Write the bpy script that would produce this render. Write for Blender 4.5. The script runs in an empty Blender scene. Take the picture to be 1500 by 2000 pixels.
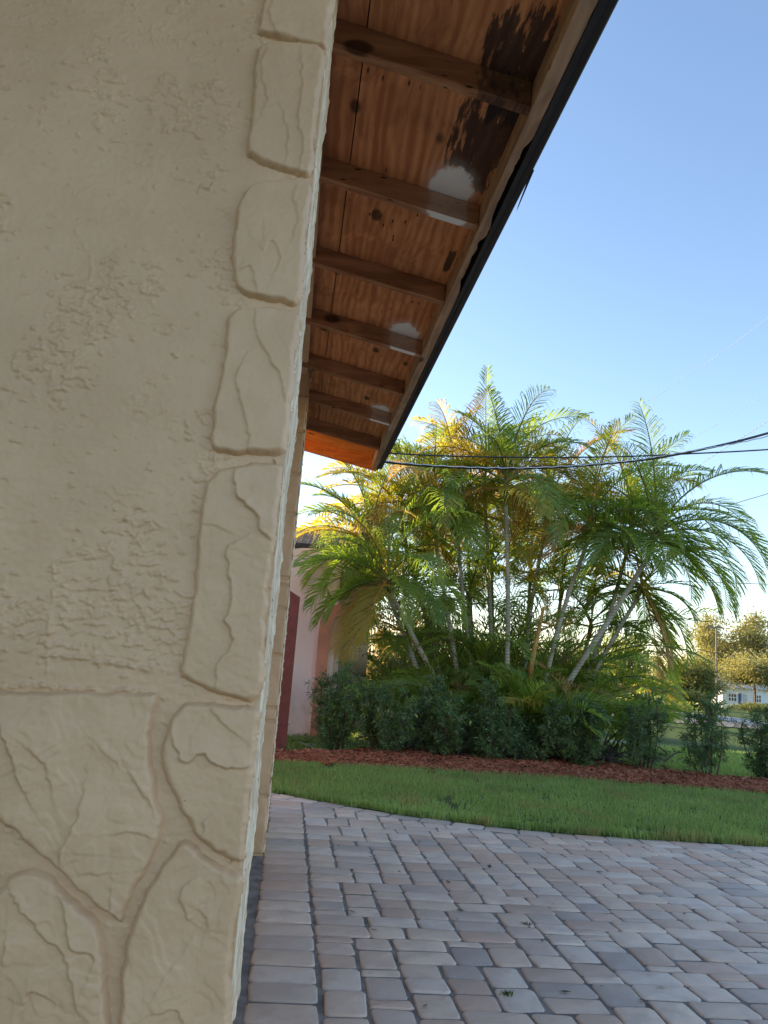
import bpy, math, random
import numpy as np
from mathutils import Matrix, Vector

# ------------------------------------------------------------------ camera, sky, sun, exposure
scene = bpy.context.scene
COL = scene.collection
F, CX, CY, CAMH = 1500.0, 750.0, 1000.0, 1.10          # focal length and centre in photo pixels, eye height
def _ray(x, y): return np.array([x - CX, -(y - CY), -F])
_y = _ray(564, 1276); _y /= np.linalg.norm(_y)          # direction along the house wall
_z = _ray(1325, -6640); _z -= _y * (_z @ _y); _z /= np.linalg.norm(_z)
_z = _z if _z[1] > 0 else -_z
_x = np.cross(_y, _z)
ROT = np.array([_x, _y, _z])
EYE = np.array([0, 0, CAMH])
cam_data = bpy.data.cameras.new('camera')
cam = bpy.data.objects.new('camera', cam_data)
COL.objects.link(cam)
M4 = np.eye(4); M4[:3, :3] = ROT; M4[:3, 3] = EYE
cam.matrix_world = Matrix(M4.tolist())
cam_data.sensor_fit = 'VERTICAL'; cam_data.sensor_height = 24.0; cam_data.lens = 24.0 * F / 2000.0
cam_data.clip_start = 0.02; cam_data.clip_end = 3000
scene.camera = cam

SUN_AZ, SUN_EL = math.radians(-50), math.radians(13)    # azimuth from +Y, negative is towards -X
world = bpy.data.worlds.new('World'); scene.world = world; world.use_nodes = True
wn = world.node_tree
bgn = wn.nodes['Background']
sky = wn.nodes.new('ShaderNodeTexSky'); sky.sky_type = 'NISHITA'; sky.sun_disc = False
sky.sun_elevation = SUN_EL; sky.sun_rotation = SUN_AZ
sky.air_density = 1.0; sky.dust_density = 0.35; sky.ozone_density = 2.2
wb = wn.nodes.new('ShaderNodeMix'); wb.data_type = 'RGBA'; wb.blend_type = 'MULTIPLY'; wb.inputs[0].default_value = 1.0
wb.inputs[7].default_value = (1.07, 0.97, 0.95, 1)      # daylight balance of the whole sky, the same in every direction
wn.links.new(sky.outputs[0], wb.inputs[6]); wn.links.new(wb.outputs[2], bgn.inputs[0]); bgn.inputs[1].default_value = 0.15
sd = bpy.data.lights.new('sun', 'SUN'); sd.energy = 5.0; sd.angle = math.radians(0.6); sd.color = (1.0, 0.80, 0.52)
sun = bpy.data.objects.new('sun', sd); COL.objects.link(sun)
to_sun = Vector((math.sin(SUN_AZ) * math.cos(SUN_EL), math.cos(SUN_AZ) * math.cos(SUN_EL), math.sin(SUN_EL)))
sun.rotation_euler = to_sun.to_track_quat('Z', 'Y').to_euler(); sun.location = (-6, 6, 12)
vs = scene.view_settings
vs.view_transform = 'Standard'; vs.look = 'None'; vs.gamma = 1.0; vs.exposure = 1.55; vs.use_curve_mapping = False

# ------------------------------------------------------------------ helpers
rng = np.random.default_rng(7); R = random.Random(11)
def on(axis, val, x, y):
    """photo pixel -> point of the place on the plane axis = val"""
    d = ROT @ _ray(x, y); k = 'xyz'.index(axis)
    return EYE + d * ((val - EYE[k]) / d[k])
def at(x, y, Y): return on('y', Y, x, y)

def terrain(x, y):
    d = np.maximum(0, np.hypot(np.maximum(x - 5, 0), np.maximum(y - 10, 0)) - 2)
    return -np.minimum(0.0165 * d, 2.2)

def mesh_np(name, verts, faces, mat, parent=None, smooth=False, mats=None, midx=None):
    verts = np.asarray(verts, np.float32); faces = np.asarray(faces, np.int32)
    me = bpy.data.meshes.new(name)
    n, k = faces.shape
    me.vertices.add(len(verts)); me.vertices.foreach_set('co', verts.ravel())
    me.loops.add(n * k); me.loops.foreach_set('vertex_index', faces.ravel())
    me.polygons.add(n); me.polygons.foreach_set('loop_start', np.arange(0, n * k, k, dtype=np.int32))
    me.polygons.foreach_set('loop_total', np.full(n, k, np.int32))
    if smooth: me.polygons.foreach_set('use_smooth', np.ones(n, bool))
    for m in (mats or [mat]): me.materials.append(m)
    if midx is not None: me.polygons.foreach_set('material_index', np.asarray(midx, np.int32))
    me.update(calc_edges=True); me.validate()
    o = bpy.data.objects.new(name, me); COL.objects.link(o)
    if parent is not None: o.parent = parent
    return o

class MB:
    """collects boxes, tubes, polygons; build() links them as one mesh object"""
    def __init__(s): s.v = []; s.f = []
    def add(s, v, f):
        b = len(s.v); s.v += [tuple(map(float, p)) for p in v]; s.f += [tuple(i + b for i in q) for q in f]; return s
    def box(s, a, b):
        (x0, y0, z0), (x1, y1, z1) = a, b
        return s.add([(x0,y0,z0),(x1,y0,z0),(x1,y1,z0),(x0,y1,z0),(x0,y0,z1),(x1,y0,z1),(x1,y1,z1),(x0,y1,z1)],
                     [(0,3,2,1),(4,5,6,7),(0,1,5,4),(1,2,6,5),(2,3,7,6),(3,0,4,7)])
    def hexa(s, p):
        return s.add(p, [(0,3,2,1),(4,5,6,7),(0,1,5,4),(1,2,6,5),(2,3,7,6),(3,0,4,7)])
    def prism(s, poly, axis, a, b):
        k = 'xyz'.index(axis); n = len(poly)
        def mk(p, w): q = list(p); q.insert(k, w); return q
        v = [mk(p, a) for p in poly] + [mk(p, b) for p in poly]
        f = [tuple(range(n))[::-1], tuple(range(n, 2 * n))] + [(i, (i+1) % n, n + (i+1) % n, n + i) for i in range(n)]
        return s.add(v, f)
    def tube(s, pts, rad, n=6, cap=True):
        pts = [np.asarray(p, float) for p in pts]
        rad = rad if hasattr(rad, '__len__') else [rad] * len(pts)
        v = []; f = []
        for i, p in enumerate(pts):
            t = pts[min(i+1, len(pts)-1)] - pts[max(i-1, 0)]; t /= (np.linalg.norm(t) + 1e-9)
            u = np.cross(t, (0.13, 0.31, 0.94) if abs(t[2]) < 0.9 else (1, 0.1, 0)); u /= np.linalg.norm(u); w = np.cross(t, u)
            for k in range(n):
                a = 2 * math.pi * k / n; v.append(p + rad[i] * (math.cos(a) * u + math.sin(a) * w))
        for i in range(len(pts) - 1):
            for k in range(n):
                f.append((i*n+k, i*n+(k+1) % n, (i+1)*n+(k+1) % n, (i+1)*n+k))
        if cap: f.append(tuple(range(n))[::-1]); f.append(tuple((len(pts)-1)*n+k for k in range(n)))
        return s.add(v, f)
    def build(s, name, mat, parent=None, smooth=False, bevel=0):
        me = bpy.data.meshes.new(name); me.from_pydata(s.v, [], s.f); me.materials.append(mat)
        if smooth:
            me.polygons.foreach_set('use_smooth', [True] * len(me.polygons))
        me.update()
        o = bpy.data.objects.new(name, me); COL.objects.link(o)
        if parent is not None: o.parent = parent
        if bevel:
            m = o.modifiers.new('bevel', 'BEVEL'); m.width = bevel; m.segments = 2; m.limit_method = 'ANGLE'
        return o

def tag(o, label=None, cat=None, group=None, kind=None):
    for k, v in (('label', label), ('category', cat), ('group', group), ('kind', kind)):
        if v: o[k] = v
    return o
def thing(name, loc, label, cat, group=None):
    o = bpy.data.objects.new(name, None); COL.objects.link(o); o.location = [float(c) for c in loc]; o.empty_display_size = 0.2
    return tag(o, label, cat, group)
def keep(o, parent):
    """parent while the mesh stays where its world coordinates put it"""
    o.parent = parent; o.matrix_parent_inverse = Matrix.Translation(-parent.location); return o

def hsh(i, j, s):
    h = (i.astype(np.int64) * 374761393 + j.astype(np.int64) * 668265263 + s * 1442695041) & 0xFFFFFFFF
    h = ((h ^ (h >> 13)) * 1274126177) & 0xFFFFFFFF
    return ((h ^ (h >> 16)) & 0xFFFFFF) / float(0xFFFFFF)
def pn(x, y, s=0):
    xi = np.floor(x); yi = np.floor(y); fx = x - xi; fy = y - yi
    u = fx*fx*fx*(fx*(fx*6-15)+10); v = fy*fy*fy*(fy*(fy*6-15)+10)
    def g(a, b):
        t = hsh(xi + a, yi + b, s) * 2 * math.pi
        return np.cos(t) * (fx - a) + np.sin(t) * (fy - b)
    return ((g(0,0)*(1-u) + g(1,0)*u)*(1-v) + (g(0,1)*(1-u) + g(1,1)*u)*v) * 1.5
def fbm(x, y, o=3, s=0):
    r = 0; a = 1.0
    for k in range(o): r = r + a * pn(x * 2**k, y * 2**k, s + 17*k); a *= 0.5
    return r
def sst(a, b, x): t = np.clip((x - a) / (b - a), 0, 1); return t*t*(3-2*t)
def catmull(p, per=6, closed=True):
    p = np.asarray(p, float); n = len(p); out = []
    for i in range(n if closed else n - 1):
        if closed: a, b, c, d = p[(i-1) % n], p[i], p[(i+1) % n], p[(i+2) % n]
        else: a, b, c, d = p[max(i-1,0)], p[i], p[i+1], p[min(i+2,n-1)]
        for k in range(per):
            t = k / per
            out.append(0.5 * ((2*b) + (c-a)*t + (2*a-5*b+4*c-d)*t*t + (3*b-a-3*c+d)*t**3))
    if not closed: out.append(p[-1])
    return np.array(out)
def seg_dist(X, Y, poly, closed):
    n = len(poly); best = np.full(X.shape, 1e9); side = np.zeros(X.shape); prog = np.zeros(X.shape)
    m = n if closed else n - 1
    for i in range(m):
        a = poly[i]; b = poly[(i+1) % n]; d = b - a; L = d @ d + 1e-12
        t = np.clip(((X - a[0]) * d[0] + (Y - a[1]) * d[1]) / L, 0, 1)
        ex = X - (a[0] + t*d[0]); ey = Y - (a[1] + t*d[1]); q = np.hypot(ex, ey)
        m_ = q < best; best = np.where(m_, q, best)
        side = np.where(m_, np.sign(d[0]*ey - d[1]*ex), side); prog = np.where(m_, (i + t) / m, prog)
    return best, side, prog
def inside(X, Y, poly):
    c = np.zeros(X.shape, bool); n = len(poly)
    for i in range(n):
        a = poly[i]; b = poly[i-1]
        cond = ((a[1] > Y) != (b[1] > Y)) & (X < (b[0]-a[0]) * (Y-a[1]) / (b[1]-a[1] + 1e-12) + a[0])
        c ^= cond
    return c
def grid_faces(nu, nv, mask=None):
    i = np.arange(nu*nv).reshape(nv, nu)
    q = np.stack([i[:-1,:-1], i[:-1,1:], i[1:,1:], i[1:,:-1]], -1).reshape(-1, 4)
    if mask is not None:
        mk = (mask[:-1,:-1] & mask[:-1,1:] & mask[1:,1:] & mask[1:,:-1]).ravel(); q = q[mk]
    return q
def compact(v, f):
    u, inv = np.unique(f.ravel(), return_inverse=True); return v[u], inv.reshape(f.shape)

# ------------------------------------------------------------------ materials
class NT:
    def __init__(s, name):
        s.m = bpy.data.materials.new(name); s.m.use_nodes = True; s.t = s.m.node_tree
        s.b = s.t.nodes['Principled BSDF']; s.out = s.t.nodes['Material Output']
    def n(s, typ, **kw):
        x = s.t.nodes.new('ShaderNode' + typ)
        for k, v in kw.items(): setattr(x, k, v)
        return x
    def put(s, sock, v):
        if hasattr(v, 'bl_idname') or isinstance(v, bpy.types.NodeSocket): s.t.links.new(v, sock)
        elif isinstance(v, (tuple, list)) and len(v) == 3 and sock.type == 'RGBA': sock.default_value = (*v, 1)
        else: sock.default_value = v
    def math(s, op, a, b=0.0, c=None, clamp=False):
        x = s.n('Math', operation=op, use_clamp=clamp); s.put(x.inputs[0], a); s.put(x.inputs[1], b)
        if c is not None: s.put(x.inputs[2], c)
        return x.outputs[0]
    def mix(s, fac, a, b, mode='MIX'):
        x = s.n('Mix', data_type='RGBA', blend_type=mode); s.put(x.inputs[0], fac); s.put(x.inputs[6], a); s.put(x.inputs[7], b); return x.outputs[2]
    def smooth(s, v, lo, hi, a=0.0, b=1.0):
        x = s.n('MapRange', interpolation_type='SMOOTHSTEP'); s.put(x.inputs[0], v)
        for k, q in zip((1,2,3,4), (lo, hi, a, b)): s.put(x.inputs[k], q)
        return x.outputs[0]
    def pos(s): return s.n('NewGeometry').outputs['Position']
    def obj(s): return s.n('TexCoord').outputs['Object']
    def scale(s, vec, sc, loc=(0,0,0), rot=(0,0,0)):
        x = s.n('Mapping'); s.put(x.inputs[0], vec); x.inputs[1].default_value = loc; x.inputs[2].default_value = rot; x.inputs[3].default_value = sc; return x.outputs[0]
    def noise(s, vec, sc, det=4, rough=0.55, dist=0.0):
        x = s.n('TexNoise'); s.put(x.inputs['Vector'], vec); x.inputs['Scale'].default_value = sc
        x.inputs['Detail'].default_value = det; x.inputs['Roughness'].default_value = rough; x.inputs['Distortion'].default_value = dist
        return x.outputs[0]
    def vor(s, vec, sc, feature='F1', rnd=1.0):
        x = s.n('TexVoronoi', feature=feature); s.put(x.inputs['Vector'], vec); x.inputs['Scale'].default_value = sc; x.inputs['Randomness'].default_value = rnd; return x
    def ramp(s, fac, stops, interp='LINEAR'):
        x = s.n('ValToRGB'); s.put(x.inputs[0], fac); cr = x.color_ramp; cr.interpolation = interp
        while len(cr.elements) < len(stops): cr.elements.new(0.5)
        for e, (p, c) in zip(cr.elements, stops): e.position = p; e.color = (*c, 1)
        return x.outputs[0]
    def bump(s, h, strength=0.5, dist=0.01):
        x = s.n('Bump'); x.inputs['Strength'].default_value = strength; x.inputs['Distance'].default_value = dist; s.put(x.inputs['Height'], h); return x.outputs[0]
    def fin(s, col, rough=0.7, bump=None, spec=None, metal=None):
        s.put(s.b.inputs['Base Color'], col); s.put(s.b.inputs['Roughness'], rough)
        if bump is not None: s.put(s.b.inputs['Normal'], bump)
        if spec is not None: s.b.inputs['Specular IOR Level'].default_value = spec
        if metal is not None: s.b.inputs['Metallic'].default_value = metal
        return s.m

def m_plain(name, col, rough=0.7, var=0.15, sc=6, spec=0.4, bstr=0.0, bsc=60, metal=None):
    k = NT(name); p = k.pos()
    n = k.noise(p, sc, 5)
    c = k.mix(k.smooth(n, 0.3, 0.7), tuple(x*(1-var) for x in col), tuple(min(1, x*(1+var)) for x in col))
    b = k.bump(k.noise(p, bsc, 4), bstr, 0.01) if bstr else None
    return k.fin(c, rough, b, spec, metal)

def m_paint():
    k = NT('beige_masonry_paint'); p = k.pos()
    big = k.noise(p, 4.0, 6, 0.6); fine = k.noise(p, 45, 5, 0.6)
    c = k.mix(k.smooth(big, 0.35, 0.7), (0.54, 0.352, 0.205), (0.615, 0.41, 0.248))
    c = k.mix(k.smooth(fine, 0.6, 0.8, 0, 0.25), c, (0.42, 0.27, 0.155))
    sp = k.vor(p, 55).outputs['Distance']
    dots = k.math('MULTIPLY', k.smooth(sp, 0.10, 0.05), k.smooth(k.noise(p, 9, 2), 0.58, 0.66))
    c = k.mix(k.math('MULTIPLY', dots, 0.6), c, (0.16, 0.13, 0.09))
    h = k.math('ADD', k.noise(p, 260, 4, 0.6), k.math('MULTIPLY', k.noise(p, 70, 3), 1.2))
    return k.fin(c, k.smooth(fine, 0.3, 0.7, 0.42, 0.58), k.bump(h, 0.16, 0.002), 0.5)
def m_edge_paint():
    k = NT('pale_edge_paint'); p = k.pos()
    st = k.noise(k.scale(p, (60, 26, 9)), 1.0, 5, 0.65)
    c = k.mix(k.smooth(st, 0.42, 0.6), (0.56, 0.42, 0.28), (0.78, 0.66, 0.50))  # streaks paler than the paint of the front face
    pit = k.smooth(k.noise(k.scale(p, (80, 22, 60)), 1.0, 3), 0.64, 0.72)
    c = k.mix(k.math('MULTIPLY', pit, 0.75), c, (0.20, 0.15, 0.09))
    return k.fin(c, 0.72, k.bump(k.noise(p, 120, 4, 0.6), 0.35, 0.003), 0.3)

SPOTS = []   # white spray patches: filled before the wood materials are made
ROT_ = []
def m_wood(name, along, lo, hi, rot=0.86):
    k = NT(name); p = k.pos()
    s = {'x': (1.6, 26, 26), 'y': (26, 1.6, 26)}[along]
    warp = k.noise(p, 2.2, 2)
    v = k.n('VectorMath', operation='ADD'); k.put(v.inputs[0], k.scale(p, s)); k.put(v.inputs[1], k.scale(k.n('CombineXYZ').outputs[0], (1,1,1)))
    cx = k.n('CombineXYZ'); k.put(cx.inputs[0], k.math('MULTIPLY', warp, 5.0)); k.put(cx.inputs[1], k.math('MULTIPLY', warp, 5.0)); k.t.links.new(cx.outputs[0], v.inputs[1])
    g = k.noise(v.outputs[0], 1.0, 6, 0.6, 0.6)
    swirl = k.n('TexWave', wave_type='BANDS', bands_direction='X' if along == 'y' else 'Y')
    k.put(swirl.inputs['Vector'], k.scale(p, (1, 0.16, 1) if along == 'y' else (0.16, 1, 1)))
    swirl.inputs['Scale'].default_value = 9; swirl.inputs['Distortion'].default_value = 9; swirl.inputs['Detail'].default_value = 2; swirl.inputs['Detail Scale'].default_value = 1.0
    gg = k.math('ADD', k.math('MULTIPLY', g, 0.85), k.math('MULTIPLY', swirl.outputs[1], 0.15))
    c = k.mix(k.smooth(gg, 0.3, 0.72), lo, hi)
    c = k.mix(k.smooth(k.noise(p, 3.5, 3), 0.45, 0.75, 0, 0.45), c, tuple(x*0.45 for x in lo))
    kv = k.vor(k.scale(p, (6, 3.2, 6) if along == 'y' else (3.2, 6, 6)), 1.0).outputs['Distance']
    c = k.mix(k.smooth(kv, 0.17, 0.10, 0, 0.85), c, (0.035, 0.014, 0.007))
    pk = k.vor(k.scale(p, (38, 9, 38) if along == 'y' else (9, 38, 38)), 1.0).outputs['Distance']
    c = k.mix(k.math('MULTIPLY', k.smooth(pk, 0.16, 0.08), k.smooth(k.noise(p, 2.5, 2), 0.5, 0.6)), c, (0.02, 0.01, 0.006))
    sep = k.n('SeparateXYZ'); k.put(sep.inputs[0], p)
    X, Y = sep.outputs[0], sep.outputs[1]
    rough_n = k.noise(k.scale(p, (48, 6, 20)), 1.0, 5, 0.65)
    soft_n = k.noise(p, 22, 4, 0.6)
    for (x, y, rx, ry) in ROT_:
        dx = k.math('POWER', k.math('ABSOLUTE', k.math('DIVIDE', k.math('SUBTRACT', X, x), rx)), 3.0)
        dy = k.math('POWER', k.math('ABSOLUTE', k.math('DIVIDE', k.math('SUBTRACT', Y, y), ry)), 3.0)
        d = k.math('ADD', k.math('ADD', dx, dy), k.math('MULTIPLY', k.math('SUBTRACT', rough_n, 0.5), 6.5))
        c = k.mix(k.smooth(d, 1.3, 0.75, 0, rot), c, (0.012, 0.011, 0.013))
    nz = k.n('SeparateXYZ'); k.put(nz.inputs[0], k.n('NewGeometry').outputs['Normal'])
    facing = k.smooth(k.math('ABSOLUTE', nz.outputs[2]), 0.3, 0.7, 0.20, 0.96)
    for (x, y, rx, ry) in SPOTS:
        dx = k.math('POWER', k.math('DIVIDE', k.math('SUBTRACT', X, x), rx), 2.0)
        dy = k.math('POWER', k.math('ABSOLUTE', k.math('DIVIDE', k.math('SUBTRACT', Y, y), ry)), 2.0)
        d = k.math('ADD', k.math('ADD', dx, dy), k.math('MULTIPLY', k.math('SUBTRACT', k.math('ADD', k.math('MULTIPLY', rough_n, 0.5), k.math('MULTIPLY', soft_n, 0.5)), 0.5), 2.2))
        core = k.smooth(d, 1.30, 0.72)
        haze = k.smooth(d, 2.6, 0.9, 0, 0.16)
        c = k.mix(k.math('MULTIPLY', k.math('MAXIMUM', core, haze), facing), c, (0.84, 0.85, 0.83))
    return k.fin(c, 0.72, k.bump(g, 0.35, 0.004), 0.25)

def m_paver(name, island):
    k = NT(name); p = k.pos()
    r = k.n('NewGeometry').outputs['Random Per Island'] if island else k.n('ObjectInfo').outputs['Random']
    base = k.ramp(r, [(0.0, (0.633, 0.471, 0.359)), (0.22, (0.532, 0.413, 0.336)), (0.40, (0.575, 0.382, 0.279)), (0.55, (0.661, 0.534, 0.439)),
                      (0.70, (0.503, 0.343, 0.257)), (0.82, (0.719, 0.547, 0.422)), (0.92, (0.403, 0.324, 0.279)), (1.0, (0.618, 0.401, 0.291))], 'CONSTANT')
    cl = k.noise(p, 9, 4, 0.6)
    c = k.mix(k.smooth(cl, 0.4, 0.72, 0, 0.55), base, (0.461, 0.337, 0.268))
    c = k.mix(k.smooth(k.noise(p, 2.1, 3), 0.45, 0.7, 0, 0.35), c, (0.719, 0.547, 0.433))
    sp = k.noise(p, 240, 3, 0.7)
    c = k.mix(k.smooth(sp, 0.58, 0.72, 0, 0.5), c, (0.288, 0.216, 0.171))
    c = k.mix(k.smooth(sp, 0.40, 0.28, 0, 0.35), c, (0.720, 0.720, 0.593))
    h = k.math('ADD', k.noise(p, 150, 4, 0.65), k.math('MULTIPLY', k.noise(p, 30, 3), 1.5))
    return k.fin(c, 0.50, k.bump(h, 0.45, 0.004), 0.6)
def m_leaf(name, cols, trans=0.45, rough=0.5, tcol=None, mode='island', spec=0.35, patch=None):
    k = NT(name); p = k.pos()
    g = k.n('NewGeometry'); r = g.outputs['Random Per Island'] if mode == 'island' else k.n('ObjectInfo').outputs['Random']
    if mode == 'both':
        r = k.math('FRACT', k.math('ADD', k.math('MULTIPLY', k.n('ObjectInfo').outputs['Random'], 0.75), k.math('MULTIPLY', g.outputs['Random Per Island'], 0.25)))
    n = len(cols)
    c = k.ramp(r, [(i / max(1, n-1), q) for i, q in enumerate(cols)])
    c = k.mix(k.smooth(k.noise(p, 1.3, 3), 0.35, 0.7, 0, 0.4), c, tuple(x*0.6 for x in cols[0]))
    if patch: c = k.mix(k.smooth(k.noise(p, 2.3, 5, 0.65), 0.52, 0.70, 0, 0.85), c, patch)
    k.fin(c, rough, None, spec)
    tr = k.n('BsdfTranslucent'); k.put(tr.inputs[0], k.mix(1.0, c, tcol or (1.7, 1.6, 0.8), 'MULTIPLY'))
    mx = k.n('MixShader'); mx.inputs[0].default_value = trans
    k.t.links.new(k.b.outputs[0], mx.inputs[1]); k.t.links.new(tr.outputs[0], mx.inputs[2]); k.t.links.new(mx.outputs[0], k.out.inputs[0])
    return k.m
def m_trunk(name, a, b, ring=26):
    k = NT(name); p = k.pos()
    sep = k.n('SeparateXYZ'); k.put(sep.inputs[0], p)
    w = k.n('TexWave', wave_type='BANDS', bands_direction='Z'); k.put(w.inputs['Vector'], p); w.inputs['Scale'].default_value = ring/8; w.inputs['Distortion'].default_value = 1.5; w.inputs['Detail'].default_value = 2
    c = k.mix(k.smooth(k.noise(p, 5, 4), 0.35, 0.7), a, b)
    c = k.mix(k.smooth(w.outputs[1], 0.12, 0.0, 0, 0.7), c, tuple(x*0.35 for x in a))
    return k.fin(c, 0.75, k.bump(w.outputs[1], 0.4, 0.01), 0.3)
def m_ground(name, a, b, cc, sc=1.0):
    k = NT(name); p = k.pos()
    n1 = k.noise(p, 0.9*sc, 5, 0.6); n2 = k.noise(p, 14*sc, 5, 0.65)
    c = k.mix(k.smooth(n2, 0.3, 0.7), a, b); c = k.mix(k.smooth(n1, 0.5, 0.72, 0, 0.7), c, cc)
    return k.fin(c, 0.95, k.bump(n2, 0.8, 0.03), 0.1)

# where spray and rot sit on the soffit (measured on the plywood and on the rafter undersides)
def ply_z(X): return 2.862 - 0.186 * (X + 0.045)
for (a, b, rx, ry) in [((888, 352), (868, 426), 0.075, 0.30), ((791, 640), (787, 688), 0.075, 0.24), ((744, 798), (741, 826), 0.07, 0.22)]:
    p = on('z', 2.775, *a); q = on('z', 2.70, *b)
    SPOTS.append((float(p[0]*0.6 + q[0]*0.4), float(p[1]*0.55 + q[1]*0.45), rx, max(0.12, abs(q[1]-p[1])*0.5 + 0.05)))
p = on('z', 2.79, 948, 255); ROT_.append((float(p[0]) + 0.01, float(p[1]) + 0.0, 0.10, 0.24))
p = on('z', 2.79, 1010, 120); ROT_.append((float(p[0]) + 0.01, float(p[1]), 0.11, 0.20))
p = on('z', 2.78, 885, 500); ROT_.append((0.51, float(p[1]), 0.016, 0.09))

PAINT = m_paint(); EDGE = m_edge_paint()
PLY = m_wood('aged_plywood', 'y', (0.42, 0.15, 0.06), (0.70, 0.32, 0.135))
RAFT = m_wood('aged_rafter_lumber', 'x', (0.26, 0.108, 0.052), (0.48, 0.24, 0.12), 0.55)
SUBF = m_wood('aged_fascia_lumber', 'y', (0.36, 0.22, 0.135), (0.54, 0.36, 0.23), 0.0)
BARGE = m_wood('bounce_lit_lumber', 'x', (0.55, 0.15, 0.025), (0.76, 0.30, 0.07), 0.0)  # orange bounce off the sunlit gable wall, painted into the wood colour
NAVY = m_plain('dark_metal_trim', (0.018, 0.02, 0.028), 0.45, 0.25, 9, 0.5)
SHING = m_plain('asphalt_shingle', (0.06, 0.055, 0.055), 0.9, 0.3, 30, 0.2, 0.5, 200)
MORTAR = m_plain('bedding_sand', (0.25, 0.22, 0.195), 0.95, 0.3, 12, 0.1, 0.6, 300)
PAV1 = m_paver('tumbled_concrete_paver', False); PAV2 = m_paver('tumbled_concrete_paver_far', True)
SOIL = m_ground('bare_soil', (0.045, 0.032, 0.022), (0.085, 0.062, 0.043), (0.03, 0.022, 0.016), 2)
LAWN = m_ground('lawn_thatch', (0.06, 0.09, 0.028), (0.10, 0.14, 0.045), (0.14, 0.125, 0.06), 1.5)
FIELD = m_ground('grassy_ground', (0.05, 0.085, 0.022), (0.085, 0.125, 0.035), (0.12, 0.115, 0.05), 0.5)
ROAD = m_ground('pale_asphalt', (0.20, 0.19, 0.185), (0.25, 0.24, 0.23), (0.17, 0.165, 0.16), 3)
CONC = m_ground('concrete_path', (0.36, 0.35, 0.33), (0.44, 0.43, 0.41), (0.30, 0.29, 0.27), 3)
GRASS = m_leaf('grass_blade', [(0.18, 0.28, 0.09), (0.24, 0.36, 0.115), (0.31, 0.42, 0.17), (0.20, 0.32, 0.10), (0.45, 0.45, 0.26)], 0.5, 0.55, patch=(0.30, 0.26, 0.13))
MULCH = m_leaf('red_mulch_chip', [(0.27, 0.075, 0.034), (0.40, 0.125, 0.056), (0.19, 0.052, 0.026), (0.48, 0.21, 0.11), (0.33, 0.10, 0.046)], 0.0, 0.85, (1,1,1))
FR_G = m_leaf('palm_leaf_green', [(0.15, 0.235, 0.05), (0.23, 0.315, 0.06), (0.15, 0.245, 0.075), (0.33, 0.36, 0.07)], 0.5, 0.38, (1.9, 1.8, 0.6), 'both', 0.4)
FR_Y = m_leaf('palm_leaf_yellow_sunlit', [(0.36, 0.35, 0.07), (0.48, 0.40, 0.10), (0.30, 0.34, 0.06), (0.56, 0.44, 0.14)], 0.58, 0.42, (1.7, 1.4, 0.6), 'both', 0.45)  # yellow leaves, with golden sunlight painted into their colour as well
FR_B = m_leaf('palm_leaf_dead', [(0.42, 0.29, 0.12), (0.52, 0.38, 0.18), (0.34, 0.22, 0.10), (0.48, 0.31, 0.10)], 0.45, 0.6, (1.5, 1.3, 0.8), 'both', 0.3)
STALK = m_plain('palm_stalk', (0.13, 0.15, 0.035), 0.5, 0.3, 8)
STALKY = m_plain('palm_stalk_orange', (0.36, 0.20, 0.05), 0.5, 0.3, 8)
TRUNK = m_trunk('palm_trunk_grey', (0.28, 0.26, 0.19), (0.42, 0.40, 0.32), 60)
SHAFT = m_trunk('palm_crownshaft', (0.16, 0.17, 0.06), (0.26, 0.19, 0.06), 10)
SHRUB = m_leaf('podocarpus_leaf', [(0.08, 0.15, 0.058), (0.11, 0.195, 0.07), (0.085, 0.16, 0.072), (0.17, 0.25, 0.088)], 0.25, 0.42, (1.4, 1.6, 0.8), 'island', 0.45)
SHRUBT = m_leaf('podocarpus_new_leaf', [(0.14, 0.22, 0.05), (0.18, 0.26, 0.06)], 0.3, 0.45, (1.5, 1.6, 0.7))
BARK = m_plain('shrub_bark', (0.09, 0.07, 0.055), 0.9, 0.35, 25, 0.2, 0.5, 90)
TBARK = m_plain('tree_bark', (0.16, 0.105, 0.07), 0.9, 0.35, 12, 0.2)
PINK = None

# ------------------------------------------------------------------ ground, lawn, mulch, road
def sheet(name, xs, ys, zf, mat, mask=None):
    X, Y = np.meshgrid(xs, ys); Z = zf(X, Y)
    v = np.stack([X, Y, Z], -1).reshape(-1, 3); f = grid_faces(len(xs), len(ys), mask(X, Y) if mask else None)
    v, f = compact(v, f)
    return tag(mesh_np(name, v, f, mat, smooth=True), kind='structure')
gx = np.concatenate([np.linspace(-400, -30, 20), np.linspace(-28, 60, 60), np.linspace(65, 700, 30)])
gy = np.concatenate([np.linspace(-300, -20, 12), np.linspace(-18, 60, 60), np.linspace(65, 1200, 34)])
sheet('ground', gx, gy, lambda X, Y: terrain(X, Y) - 0.05, FIELD)

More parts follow.
